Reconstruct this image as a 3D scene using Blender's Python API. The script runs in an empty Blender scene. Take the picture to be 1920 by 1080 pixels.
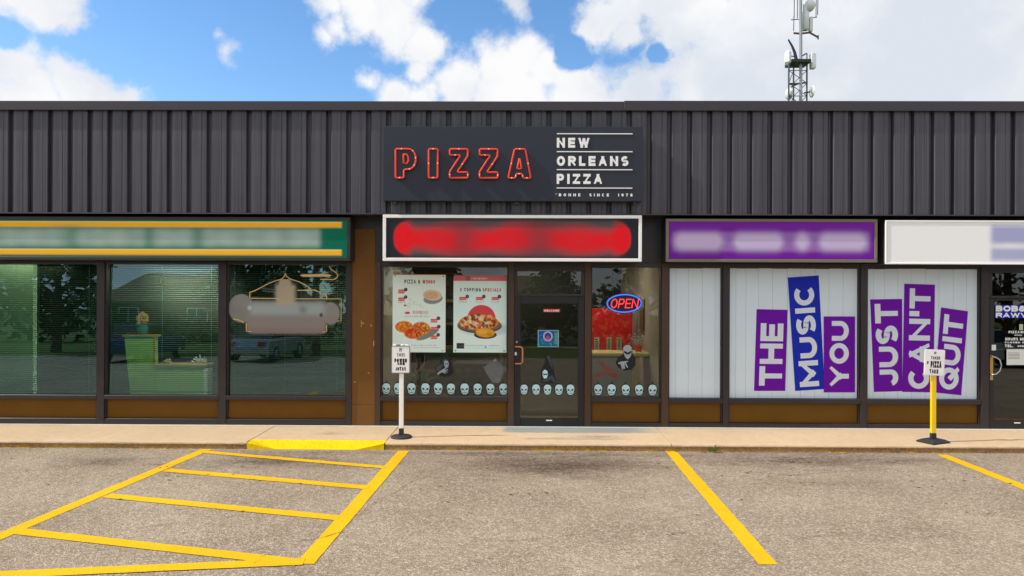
import bpy, math, random
import numpy as np
from mathutils import Vector, Matrix

SC = bpy.context.scene
COL = SC.collection
R = math.radians
random.seed(7)

# ------------------------------------------------------------------ camera
F = 1300.0                       # focal length in photo pixels (1920 wide)
CAM = Vector((0.0, -11.5, 2.3))
ROT = (Matrix.Rotation(R(0.5), 4, 'Z') @ Matrix.Rotation(R(90), 4, 'X') @ Matrix.Rotation(0.0036, 4, 'Z'))
cd = bpy.data.cameras.new('camera')
cam = bpy.data.objects.new('camera', cd)
COL.objects.link(cam)
cam.matrix_world = Matrix.Translation(CAM) @ ROT
cd.sensor_width = 36.0
cd.lens = 36.0 * F / 1920.0
cd.clip_start = 0.1
cd.clip_end = 3000
SC.camera = cam

# ------------------------------------------------------------------ light
SUN_EL, SUN_AZ = R(42), R(9)     # from the left along the shop fronts, slightly in front of them
s_dir = Vector((-math.cos(SUN_EL) * math.cos(SUN_AZ), -math.cos(SUN_EL) * math.sin(SUN_AZ), math.sin(SUN_EL)))
sd = bpy.data.lights.new('sun', 'SUN')
sd.energy = 1.95
sd.angle = R(0.5)
sd.color = (1.0, 0.94, 0.85)
sun = bpy.data.objects.new('sun', sd)
COL.objects.link(sun)
sun.rotation_euler = s_dir.to_track_quat('Z', 'Y').to_euler()
SC.view_settings.view_transform = 'Standard'
SC.view_settings.look = 'None'
SC.view_settings.exposure = 1.05
SC.view_settings.gamma = 1.0
SC.view_settings.use_curve_mapping = False
SKY_STRENGTH = 0.10
CLOUD_WHITE = 4.75                # cloud radiance before the sky strength
SC.render.engine = 'CYCLES'
SC.cycles.max_bounces = 8
SC.cycles.transparent_max_bounces = 16
SC.cycles.caustics_reflective = False
SC.cycles.caustics_refractive = False
SC.cycles.use_denoising = True


def ray(px, py):
    return (ROT.to_3x3() @ Vector(((px - 960) / F, (540 - py) / F, -1.0)))


def onY(px, py, y=0.0):
    d = ray(px, py)
    return CAM + d * ((y - CAM.y) / d.y)


def onZ(px, py, z=0.0):
    d = ray(px, py)
    return CAM + d * ((z - CAM.z) / d.z)


def X(px, y=0.0, py=620):
    return onY(px, py, y).x


def Z(py, y=0.0, px=960):
    return onY(px, py, y).z


# ------------------------------------------------------------------ world
def lin(c):
    return tuple((v / 255 / 12.92 if v / 255 <= 0.04045 else ((v / 255 + 0.055) / 1.055) ** 2.4) for v in c)


def new_nodes(nt):
    nt.nodes.clear()
    N = nt.nodes.new
    L = nt.links.new
    return N, L


W = bpy.data.worlds.new('World')
SC.world = W
W.use_nodes = True
nt = W.node_tree
N, L = new_nodes(nt)
out = N('ShaderNodeOutputWorld')
bg = N('ShaderNodeBackground')
bg.inputs[1].default_value = SKY_STRENGTH
L(bg.outputs[0], out.inputs[0])
sky = N('ShaderNodeTexSky')
sky.sky_type = 'NISHITA'
sky.sun_disc = False
sky.sun_elevation = SUN_EL
sky.sun_rotation = math.atan2(s_dir.x, s_dir.y)
sky.altitude = 300
sky.air_density = 1.0
sky.dust_density = 0.6
sky.ozone_density = 2.0
hs = N('ShaderNodeHueSaturation')
hs.inputs['Saturation'].default_value = 1.22
hs.inputs['Value'].default_value = 0.98
L(sky.outputs[0], hs.inputs['Color'])
geo = N('ShaderNodeNewGeometry')
tc = N('ShaderNodeTexCoord')


def M(op, a, b=None, c=None, clamp=False):
    m = N('ShaderNodeMath')
    m.operation = op
    m.use_clamp = clamp
    for i, v in enumerate((a, b, c)):
        if v is None:
            continue
        if isinstance(v, (int, float)):
            m.inputs[i].default_value = v
        else:
            L(v, m.inputs[i])
    return m.outputs[0]


def noise(vec, scale, detail=5, rough=0.55, color=False):
    n = N('ShaderNodeTexNoise')
    n.inputs['Scale'].default_value = scale
    n.inputs['Detail'].default_value = detail
    n.inputs['Roughness'].default_value = rough
    L(vec, n.inputs['Vector'])
    return n.outputs['Color' if color else 'Fac']


D = tc.outputs['Generated']
wn = noise(D, 9, 6, 0.6, True)
sub = N('ShaderNodeVectorMath'); sub.operation = 'SUBTRACT'
L(wn, sub.inputs[0]); sub.inputs[1].default_value = (0.5, 0.5, 0.5)
scl = N('ShaderNodeVectorMath'); scl.operation = 'SCALE'
L(sub.outputs[0], scl.inputs[0]); scl.inputs['Scale'].default_value = 0.07
add = N('ShaderNodeVectorMath'); add.operation = 'ADD'
L(D, add.inputs[0]); L(scl.outputs[0], add.inputs[1])
DW = add.outputs[0]


def blob(px, py, rpx, w=1.0):
    c = ray(px, py).normalized()
    v = N('ShaderNodeVectorMath'); v.operation = 'DISTANCE'
    L(DW, v.inputs[0]); v.inputs[1].default_value = c
    return M('MULTIPLY_ADD', v.outputs['Value'], -w / (rpx / F), w)


def vmax(lst):
    a = lst[0]
    for b in lst[1:]:
        m = N('ShaderNodeMath'); m.operation = 'SMOOTH_MAX'
        L(a, m.inputs[0]); L(b, m.inputs[1]); m.inputs[2].default_value = 0.12
        a = m.outputs[0]
    return a


pos = [blob(*b) for b in [
    (60, -25, 72), (105, 8, 50), (140, 42, 26, .7), (0, 132, 48), (60, 155, 66), (160, 165, 62), (235, 205, 55), (40, 210, 90),
    (610, 5, 42, .7), (690, 0, 75), (740, 40, 62), (785, 85, 52), (775, 130, 32, .8), (606, 70, 26, .6), (625, 50, 30, .6),
    (425, 98, 26, .42), (408, 72, 14, .35), (760, -20, 60),
    (690, 150, 30, .7), (730, 180, 46), (790, 200, 60), (860, 150, 62), (930, 120, 62), (985, 105, 58), (1020, 130, 52), (950, 190, 110), (1090, 195, 90),
    (965, -2, 34, .6), (1120, 45, 50), (1180, 10, 70), (1180, 70, 50, .8), (1290, 20, 120), (1190, 190, 80), (1330, 160, 120), (1450, 90, 230), (1700, 80, 330), (1980, 60, 330)]]
neg = [blob(*b) for b in [(20, 72, 34, .5), (215, 100, 60, .6), (1085, 98, 42, .8), (1238, 108, 22, .7), (1195, 92, 20, .4)]]
base = M('MULTIPLY_ADD', noise(D, 2.4, 6, 0.5), 7.0, -2.6)
fr = blob(500, 60, 900, 4.0)
base = M('SUBTRACT', base, M('MAXIMUM', fr, 0.0))
fld = M('MAXIMUM', vmax(pos), base)
fld = M('MULTIPLY_ADD', M('MAXIMUM', vmax(neg), 0.0), -1.5, fld)
det = noise(D, 26, 8, 0.62)
fld = M('MULTIPLY_ADD', M('SUBTRACT', det, 0.5), 1.15, fld)
mr = N('ShaderNodeMapRange'); mr.interpolation_type = 'SMOOTHSTEP'
L(fld, mr.inputs[0]); mr.inputs[1].default_value = -0.05; mr.inputs[2].default_value = 0.55
mask = mr.outputs[0]
# grey undersides and soft modelling in the cloud
shade = noise(DW, 7, 5, 0.5)
gr = M('ADD', M('MULTIPLY_ADD', shade, 3.6, -1.5), M('MULTIPLY', M('MAXIMUM', blob(1750, 60, 650, 0.75), 0.0), 1.0), clamp=True)
cm = N('ShaderNodeMix'); cm.data_type = 'RGBA'
L(gr, cm.inputs[0])
cm.inputs[6].default_value = (CLOUD_WHITE * 0.99, CLOUD_WHITE * 0.99, CLOUD_WHITE, 1)
cm.inputs[7].default_value = (CLOUD_WHITE * 0.74, CLOUD_WHITE * 0.79, CLOUD_WHITE * 0.87, 1)
sm = N('ShaderNodeMix'); sm.data_type = 'RGBA'
L(mask, sm.inputs[0]); L(hs.outputs[0], sm.inputs[6]); L(cm.outputs[2], sm.inputs[7])
L(sm.outputs[2], bg.inputs[0])


# ------------------------------------------------------------------ helpers
class MB:
    def __init__(s):
        s.v, s.f, s.sm = [], [], []

    def add(s, vs, fs, smooth=False):
        o = len(s.v)
        s.v += [tuple(v) for v in vs]
        s.f += [tuple(i + o for i in f) for f in fs]
        s.sm += [smooth] * len(fs)
        return s

    def box(s, x0, x1, y0, y1, z0, z1):
        vs = [(x0, y0, z0), (x1, y0, z0), (x1, y1, z0), (x0, y1, z0), (x0, y0, z1), (x1, y0, z1), (x1, y1, z1), (x0, y1, z1)]
        return s.add(vs, [(0, 3, 2, 1), (4, 5, 6, 7), (0, 1, 5, 4), (1, 2, 6, 5), (2, 3, 7, 6), (3, 0, 4, 7)])

    def bbox(s, x0, x1, y0, y1, z0, z1, c=0.004):
        """box with chamfered edges"""
        vs, fs = [], []
        for (a, b, ax) in ((0, 1, 0), (0, 1, 1), (0, 1, 2)):
            pass
        P = [(x0, x1), (y0, y1), (z0, z1)]
        c = min(c, (x1 - x0) / 2.2, (y1 - y0) / 2.2, (z1 - z0) / 2.2)
        idx = {}
        for i in (0, 1):
            for j in (0, 1):
                for k in (0, 1):
                    cor = [P[0][i], P[1][j], P[2][k]]
                    sg = [1 if q == 0 else -1 for q in (i, j, k)]
                    for ax in range(3):
                        p = [cor[q] + (0 if q == ax else sg[q] * c) for q in range(3)]
                        idx[(i, j, k, ax)] = len(vs)
                        vs.append(tuple(p))
        for ax in range(3):
            o1, o2 = (ax + 1) % 3, (ax + 2) % 3
            for sgn in (0, 1):
                q = []
                for (a, b) in ((0, 0), (1, 0), (1, 1), (0, 1)):
                    key = [0, 0, 0]
                    key[ax] = sgn; key[o1] = a; key[o2] = b
                    q.append(idx[(key[0], key[1], key[2], ax)])
                fs.append(tuple(q if sgn else q[::-1]))
        for ax in range(3):
            o1, o2 = (ax + 1) % 3, (ax + 2) % 3
            for a in (0, 1):
                for b in (0, 1):
                    k0 = [0, 0, 0]; k1 = [0, 0, 0]
                    k0[ax] = 0; k1[ax] = 1
                    for k in (k0, k1):
                        k[o1] = a; k[o2] = b
                    fs.append((idx[(*k0, o1)], idx[(*k1, o1)], idx[(*k1, o2)], idx[(*k0, o2)]))
        for i in (0, 1):
            for j in (0, 1):
                for k in (0, 1):
                    fs.append((idx[(i, j, k, 0)], idx[(i, j, k, 1)], idx[(i, j, k, 2)]))
        return s.add(vs, fs)

    def poly(s, pts, y0, y1):
        """extrude an x,z outline from y0 (front) to y1 (back)"""
        n = len(pts)
        vs = [(p[0], y0, p[1]) for p in pts] + [(p[0], y1, p[1]) for p in pts]
        fs = [tuple(range(n)), tuple(range(2 * n - 1, n - 1, -1))]
        fs += [(i, i + n, (i + 1) % n + n, (i + 1) % n) for i in range(n)]
        return s.add(vs, fs)

    def prism(s, pts, x0, x1):
        """extrude a y,z outline along x"""
        n = len(pts)
        vs = [(x0, p[0], p[1]) for p in pts] + [(x1, p[0], p[1]) for p in pts]
        fs = [tuple(range(n)), tuple(range(2 * n - 1, n - 1, -1))]
        fs += [(i, i + n, (i + 1) % n + n, (i + 1) % n) for i in range(n)]
        return s.add(vs, fs)

    def tube(s, path, r, n=8, closed=False, r1=None):
        P = [Vector(p) for p in path]
        m = len(P)
        vs, fs = [], []
        for i, p in enumerate(P):
            a = P[(i - 1) % m] if (closed or i > 0) else p
            b = P[(i + 1) % m] if (closed or i < m - 1) else p
            t = (b - a).normalized()
            up = Vector((0, 1, 0)) if abs(t.y) < 0.9 else Vector((1, 0, 0))
            u = t.cross(up).normalized()
            w = t.cross(u).normalized()
            rr = r if r1 is None else r + (r1 - r) * i / (m - 1)
            for k in range(n):
                g = 2 * math.pi * k / n
                vs.append(p + (u * math.cos(g) + w * math.sin(g)) * rr)
        for i in range(m if closed else m - 1):
            for k in range(n):
                j = (i + 1) % m
                fs.append((i * n + k, i * n + (k + 1) % n, j * n + (k + 1) % n, j * n + k))
        s.add(vs, fs, True)
        if not closed:
            s.add(vs[:n], [tuple(range(n))])
            s.add(vs[-n:], [tuple(range(n - 1, -1, -1))])
        return s

    def lathe(s, prof, c=(0, 0, 0), n=20, axis='Z'):
        vs, fs = [], []
        for (r, h) in prof:
            for k in range(n):
                g = 2 * math.pi * k / n
                a, b = r * math.cos(g), r * math.sin(g)
                if axis == 'Z':
                    vs.append((c[0] + a, c[1] + b, c[2] + h))
                elif axis == 'Y':
                    vs.append((c[0] + a, c[1] + h, c[2] + b))
                else:
                    vs.append((c[0] + h, c[1] + a, c[2] + b))
        for i in range(len(prof) - 1):
            for k in range(n):
                fs.append((i * n + k, i * n + (k + 1) % n, (i + 1) * n + (k + 1) % n, (i + 1) * n + k))
        s.add(vs, fs, True)
        s.add(vs[:n], [tuple(range(n - 1, -1, -1))])
        s.add(vs[-n:], [tuple(range(n))])
        return s

    def mesh(s, name, mat):
        me = bpy.data.meshes.new(name)
        me.from_pydata(s.v, [], s.f)
        me.polygons.foreach_set('use_smooth', s.sm)
        if mat:
            me.materials.append(mat)
        me.update()
        return me

    def build(s, name, mat, parent=None):
        o = bpy.data.objects.new(name, s.mesh(name, mat))
        COL.objects.link(o)
        if parent:
            o.parent = parent
            o.matrix_parent_inverse = Matrix.Identity(4)
            # children keep world coordinates: shift by the parent's place
            off = origin(parent)
            o.data.transform(Matrix.Translation(-off))
        return o


def origin(o):
    p = Vector((0, 0, 0))
    while o:
        p += o.location
        o = o.parent
    return p


def tag(o, label=None, cat=None, group=None, kind=None):
    if label: o['label'] = label
    if cat: o['category'] = cat
    if group: o['group'] = group
    if kind: o['kind'] = kind
    return o


def thing(name, label, cat, loc=(0, 0, 0), group=None):
    o = bpy.data.objects.new(name, None)
    o.empty_display_size = 0.1
    COL.objects.link(o)
    o.location = loc
    return tag(o, label, cat, group)


def copy_tree(o, parent=None):
    c = o.copy()
    COL.objects.link(c)
    if parent: c.parent = parent
    for ch in list(o.children):
        copy_tree(ch, c)
    return c


# ------------------------------------------------------------------ materials
def mat(name, col, rough=0.6, metal=0.0, var=0.12, vs=6.0, bump=0.0, bs=40.0, spec=0.5, emit=None, es=0.0, var2=None):
    """col is the surface's own colour in 0-255 sRGB; noise varies it, a second scale adds dirt"""
    m = bpy.data.materials.new(name)
    m.use_nodes = True
    t = m.node_tree
    t.nodes.clear()
    n = t.nodes.new; l = t.links.new
    o = n('ShaderNodeOutputMaterial'); b = n('ShaderNodeBsdfPrincipled')
    l(b.outputs[0], o.inputs[0])
    c = lin(col)
    g = n('ShaderNodeTexCoord')
    nz = n('ShaderNodeTexNoise'); nz.inputs['Scale'].default_value = vs; nz.inputs['Detail'].default_value = 6
    l(g.outputs['Object'], nz.inputs['Vector'])
    mx = n('ShaderNodeMix'); mx.data_type = 'RGBA'
    l(nz.outputs[0], mx.inputs[0])
    mx.inputs[6].default_value = (*[max(0, v * (1 - var)) for v in c], 1)
    c2 = lin(var2) if var2 else [min(1, v * (1 + var)) for v in c]
    mx.inputs[7].default_value = (*c2, 1)
    l(mx.outputs[2], b.inputs['Base Color'])
    rr = n('ShaderNodeMapRange')
    l(nz.outputs[0], rr.inputs[0])
    rr.inputs[3].default_value = max(0.02, rough - 0.08); rr.inputs[4].default_value = min(1, rough + 0.08)
    l(rr.outputs[0], b.inputs['Roughness'])
    b.inputs['Metallic'].default_value = metal
    b.inputs['Specular IOR Level'].default_value = spec
    if bump:
        n2 = n('ShaderNodeTexNoise'); n2.inputs['Scale'].default_value = bs; n2.inputs['Detail'].default_value = 4
        l(g.outputs['Object'], n2.inputs['Vector'])
        bp = n('ShaderNodeBump'); bp.inputs['Strength'].default_value = bump; bp.inputs['Distance'].default_value = 0.01
        l(n2.outputs[0], bp.inputs['Height']); l(bp.outputs[0], b.inputs['Normal'])
    if emit:
        b.inputs['Emission Color'].default_value = (*lin(emit), 1)
        b.inputs['Emission Strength'].default_value = es
    return m


def glass(name, tint, refl=0.12, rough=0.0, col=(0.9, 0.97, 0.95)):
    m = bpy.data.materials.new(name)
    m.use_nodes = True
    t = m.node_tree
    t.nodes.clear()
    n = t.nodes.new; l = t.links.new
    o = n('ShaderNodeOutputMaterial')
    tr = n('ShaderNodeBsdfTransparent'); tr.inputs[0].default_value = (*tint, 1)
    gl = n('ShaderNodeBsdfGlossy'); gl.inputs['Roughness'].default_value = rough
    gl.inputs['Color'].default_value = (*col, 1)
    fr = n('ShaderNodeFresnel'); fr.inputs[0].default_value = 1.5
    ad = n('ShaderNodeMath'); ad.operation = 'ADD'; ad.use_clamp = True; ad.inputs[1].default_value = refl
    l(fr.outputs[0], ad.inputs[0])
    mx = n('ShaderNodeMixShader')
    l(ad.outputs[0], mx.inputs[0]); l(tr.outputs[0], mx.inputs[1]); l(gl.outputs[0], mx.inputs[2])
    # faint waviness of float glass
    g = n('ShaderNodeTexCoord'); nz = n('ShaderNodeTexNoise'); nz.inputs['Scale'].default_value = 1.3; nz.inputs['Detail'].default_value = 1
    l(g.outputs['Object'], nz.inputs['Vector'])
    bp = n('ShaderNodeBump'); bp.inputs['Strength'].default_value = 0.25; bp.inputs['Distance'].default_value = 0.004
    l(nz.outputs[0], bp.inputs['Height']); l(bp.outputs[0], gl.inputs['Normal'])
    l(mx.outputs[0], o.inputs[0])
    return m


def attr_mat(name, rough=0.5, alpha=False, spec=0.4):
    m = bpy.data.materials.new(name)
    m.use_nodes = True
    t = m.node_tree
    b = t.nodes['Principled BSDF']
    a = t.nodes.new('ShaderNodeAttribute'); a.attribute_name = 'print'
    t.links.new(a.outputs['Color'], b.inputs['Base Color'])
    if alpha:
        t.links.new(a.outputs['Alpha'], b.inputs['Alpha'])
    b.inputs['Roughness'].default_value = rough
    b.inputs['Specular IOR Level'].default_value = spec
    return m


M_ = {}
M_['siding'] = mat('painted_siding', (71, 69, 78), 0.42, 0.0, 0.10, 3, 0.02, 20)
_t = M_['siding'].node_tree
_g = _t.nodes.new('ShaderNodeNewGeometry'); _mp = _t.nodes.new('ShaderNodeMapping'); _mp.inputs['Scale'].default_value = (34, 4, 0.5)  # vertical streaks put the panels' highlights into the siding colour
_n = _t.nodes.new('ShaderNodeTexNoise'); _n.inputs['Scale'].default_value = 1.0; _n.inputs['Detail'].default_value = 3
_t.links.new(_g.outputs['Position'], _mp.inputs[0]); _t.links.new(_mp.outputs[0], _n.inputs['Vector'])
_r = _t.nodes.new('ShaderNodeMapRange'); _r.inputs[1].default_value = .3; _r.inputs[2].default_value = .75; _r.inputs[3].default_value = .72; _r.inputs[4].default_value = 1.45
_t.links.new(_n.outputs[0], _r.inputs[0])
_m = _t.nodes.new('ShaderNodeVectorMath'); _m.operation = 'SCALE'
_b = next(n for n in _t.nodes if n.type == 'BSDF_PRINCIPLED')
_s = _b.inputs['Base Color'].links[0].from_socket
_t.links.new(_s, _m.inputs[0]); _t.links.new(_r.outputs[0], _m.inputs['Scale']); _t.links.new(_m.outputs[0], _b.inputs['Base Color'])
M_['cap'] = mat('roof_flashing', (56, 52, 60), 0.45, 0.0, 0.1, 2)
M_['soffit'] = mat('dark_soffit', (45, 40, 42), 0.7)
M_['frame'] = mat('bronze_frame', (48, 43, 46), 0.42, 0.0, 0.15, 8)
M_['brownframe'] = mat('brown_mullion', (76, 56, 44), 0.45, 0.1, 0.2, 10)
M_['doorframe'] = mat('black_door_frame', (32, 30, 35), 0.42, 0.0, 0.15, 8)
M_['kick'] = mat('brown_panel', (108, 74, 18), 0.5, 0.0, 0.2, 2.5, 0.03, 60, spec=.2)
M_['pillar'] = mat('brown_painted_concrete', (120, 84, 42), 0.8, 0.0, 0.16, 3, 0.25, 70, spec=.2)
M_['white'] = mat('white_paint', (255, 255, 255), 0.4, 0, 0.04, 4)
M_['black'] = mat('black_plastic', (30, 31, 36), 0.5, 0, 0.2, 8)
M_['navy'] = mat('sign_face_navy', (35, 40, 56), 0.5, 0, 0.08, 2)
M_['neon'] = mat('red_neon_tube', (240, 84, 66), 0.65, 0, 0.05, 4, spec=.2)
M_['letterwhite'] = mat('white_letter', (252, 253, 255), 0.4, 0, 0.03, 4)
M_['greyframe'] = mat('weathered_olive_frame', (126, 118, 102), 0.5, 0.1, 0.12, 5)
M_['steel'] = mat('galvanised_steel', (150, 158, 165), 0.4, 0.5, 0.2, 6)
M_['darksteel'] = mat('dark_steel', (80, 88, 98), 0.5, 0.3, 0.2, 6)
M_['dish'] = mat('antenna_white', (225, 228, 232), 0.5, 0, 0.06, 3)
M_['rust'] = mat('rusty_bracket', (120, 80, 60), 0.7, 0.1, 0.3, 6)
M_['copper'] = mat('copper_handle', (225, 140, 100), 0.35, 0.4, 0.1, 10)
M_['chrome'] = mat('chrome', (200, 200, 205), 0.2, 0.9, 0.05, 10)
M_['vinyl'] = mat('white_vinyl_strip', (224, 240, 255), 0.2, 0, 0.05, 3, 0.01, 10)
M_['purple'] = mat('purple_print', (112, 14, 172), 0.6, 0, 0.06, 2, spec=.15)
M_['blue'] = mat('blue_print', (28, 46, 186), 0.6, 0, 0.06, 2, spec=.15)
M_['printwhite'] = mat('white_print', (222, 232, 244), 0.45, 0, 0.03, 2)
M_['skull'] = mat('pale_blue_skull_print', (200, 238, 246), 0.4, 0, 0.10, 30)
M_['skulldark'] = mat('dark_decal_backing', (20, 32, 38), 0.5, 0, 0.2, 10)
M_['ghost'] = mat('grey_gauze', (108, 112, 114), 0.9, 0, 0.25, 14, 0.4, 60)
M_['cloak'] = mat('black_cloak', (26, 28, 34), 0.8, 0, 0.5, 20, 0.2, 60)
M_['cloakfold'] = mat('blue_grey_cloak_fold', (64, 72, 84), 0.8, 0, 0.4, 20)
M_['bone'] = mat('grey_bone', (160, 172, 182), 0.6, 0, 0.2, 40)
M_['openblue'] = mat('blue_neon', (40, 90, 220), 0.3, 0, 0.05, 4, emit=(60, 120, 235), es=0.55)
M_['openred'] = mat('red_open_neon', (235, 60, 60), 0.3, 0, 0.05, 4, emit=(240, 52, 50), es=0.8)
M_['openback'] = mat('dark_blue_sign_back', (16, 20, 60), 0.4)
M_['gold'] = mat('gold_line', (240, 204, 134), 0.45, 0.1, 0.12, 12)
M_['yellow'] = mat('yellow_post_paint', (255, 214, 20), 0.4, 0, 0.06, 5)
M_['paper'] = mat('white_paper', (232, 240, 238), 0.7, 0, 0.03, 5)
M_['signplate'] = mat('white_sign_plate', (250, 250, 255), 0.45, 0, 0.05, 8)
M_['textblack'] = mat('black_ink', (22, 22, 30), 0.5)
M_['textred'] = mat('red_ink', (214, 60, 60), 0.5)
M_['textdark'] = mat('dark_grey_ink', (50, 52, 66), 0.5)
M_['rubber'] = mat('black_rubber', (48, 48, 54), 0.7, 0, 0.2, 20, 0.1, 60)
M_['slat'] = mat('blind_slat', (88, 112, 102), 0.5, 0, 0.06, 3)
M_['cord'] = mat('blind_cord', (150, 190, 178), 0.6, 0, 0.05, 8)
M_['intgreen'] = mat('sage_green_wall', (214, 236, 206), 0.8, 0, 0.05, 2)
M_['deskgreen'] = mat('green_half_wall', (172, 220, 120), 0.8, 0, 0.05, 2)
M_['wood'] = mat('honey_wood', (196, 158, 84), 0.5, 0, 0.2, 9)
M_['brownwood'] = mat('brown_wood_wall', (92, 74, 48), 0.6, 0, 0.25, 5)
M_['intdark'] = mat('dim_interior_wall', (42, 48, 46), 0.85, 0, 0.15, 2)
M_['fillDesk'] = mat('desk_fill_panel', (255, 246, 225), 0.5, 0, 0, 1, emit=(255, 240, 214), es=26.0)  # added panel that brightens the desk front
M_['fillWall'] = mat('partition_fill_panel', (255, 246, 225), 0.5, 0, 0, 1, emit=(255, 240, 214), es=4.5)  # added panel that brightens the green partition
M_['tubeL'] = mat('bright_ceiling_panel', (255, 246, 225), 0.5, 0, 0, 1, emit=(255, 240, 214), es=5.0)
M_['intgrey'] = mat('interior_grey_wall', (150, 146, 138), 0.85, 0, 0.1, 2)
M_['intfloor'] = mat('interior_floor_tile', (86, 80, 72), 0.5, 0, 0.2, 3)
M_['redwall'] = mat('red_interior_wall', (222, 20, 28), 0.6, 0, 0.12, 2)
M_['counter'] = mat('cream_counter_top', (226, 204, 156), 0.4, 0, 0.06, 5)
M_['mint'] = mat('green_menu_sheet', (190, 206, 176), 0.7, 0, 0.12, 10)
M_['tube'] = mat('ceiling_light_panel', (255, 240, 215), 0.5, 0, 0, 1, emit=(255, 236, 205), es=9.0)
M_['brick'] = mat('house_brick', (138, 84, 62), 0.85, 0, 0.2, 8, 0.2, 20)
M_['housewhite'] = mat('house_siding', (205, 200, 188), 0.7, 0, 0.06, 3)
M_['shingle'] = mat('brown_shingle_roof', (104, 76, 54), 0.9, 0, 0.25, 6, 0.3, 20)
M_['houseglass'] = mat('house_window_glass', (70, 90, 104), 0.1, 0, 0.2, 1)
M_['bark'] = mat('tree_bark', (92, 74, 58), 0.9, 0, 0.3, 12, 0.6, 30)
M_['pot'] = mat('teal_glass_vase', (60, 120, 112), 0.2, 0, 0.2, 8)
M_['dried'] = mat('dried_flowers', (226, 178, 116), 0.8, 0, 0.3, 30)
M_['plant'] = mat('house_plant_leaf', (56, 106, 34), 0.5, 0, 0.4, 20)
M_['weed'] = mat('weed_leaf', (110, 150, 30), 0.6, 0, 0.3, 30)
M_['patch'] = mat('blue_grey_rubbed_patch', (134, 150, 156), 0.75, 0, 0.2, 12, 0.1, 60)
M_['tyre'] = mat('tyre_rubber', (28, 28, 30), 0.8)
M_['carglass'] = mat('car_glass', (22, 28, 34), 0.08, 0, 0.1, 1)
M_['carblue'] = mat('blue_car_paint', (30, 62, 120), 0.25, 0.3, 0.05, 1)
M_['carsilver'] = mat('silver_car_paint', (180, 184, 190), 0.25, 0.5, 0.05, 1)
M_['headlamp'] = mat('headlamp_lens', (220, 225, 230), 0.15)
M_['taillamp'] = mat('tail_lamp_lens', (170, 20, 20), 0.2)
M_['gravelroof'] = mat('roof_membrane', (96, 92, 88), 0.9, 0, 0.2, 4)
M_['sidewall'] = mat('side_block_wall', (120, 96, 70), 0.85, 0, 0.15, 3, 0.2, 20)
M_['glassL'] = glass('green_tinted_glass', (0.46, 0.72, 0.60), 0.12, col=(0.55, 0.86, 1.0))
M_['glassM'] = glass('clear_shop_glass', (0.84, 0.88, 0.84), 0.05)
M_['glassD'] = glass('smoked_door_glass', (0.55, 0.57, 0.53), 0.05)
M_['print'] = attr_mat('printed_sheet', 0.6, spec=.2)
M_['lightbox'] = attr_mat('printed_sign_face', 0.5, spec=.15)
M_['blur'] = attr_mat('frosted_print', 0.7, True, 0.1)


def leaf_mat(name, a, b):
    m = bpy.data.materials.new(name); m.use_nodes = True
    t = m.node_tree; n = t.nodes.new; l = t.links.new
    p = t.nodes['Principled BSDF']
    oi = n('ShaderNodeTexCoord'); nz = n('ShaderNodeTexNoise'); nz.inputs['Scale'].default_value = 1.1; nz.inputs['Detail'].default_value = 5
    l(oi.outputs['Object'], nz.inputs['Vector'])
    mx = n('ShaderNodeMix'); mx.data_type = 'RGBA'
    l(nz.outputs[0], mx.inputs[0]); mx.inputs[6].default_value = (*lin(a), 1); mx.inputs[7].default_value = (*lin(b), 1)
    l(mx.outputs[2], p.inputs['Base Color']); p.inputs['Roughness'].default_value = 0.6
    return m


M_['leafA'] = leaf_mat('dark_green_leaves', (30, 58, 26), (72, 100, 44))
M_['leafB'] = leaf_mat('olive_leaves', (60, 66, 26), (118, 112, 50))

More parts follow.
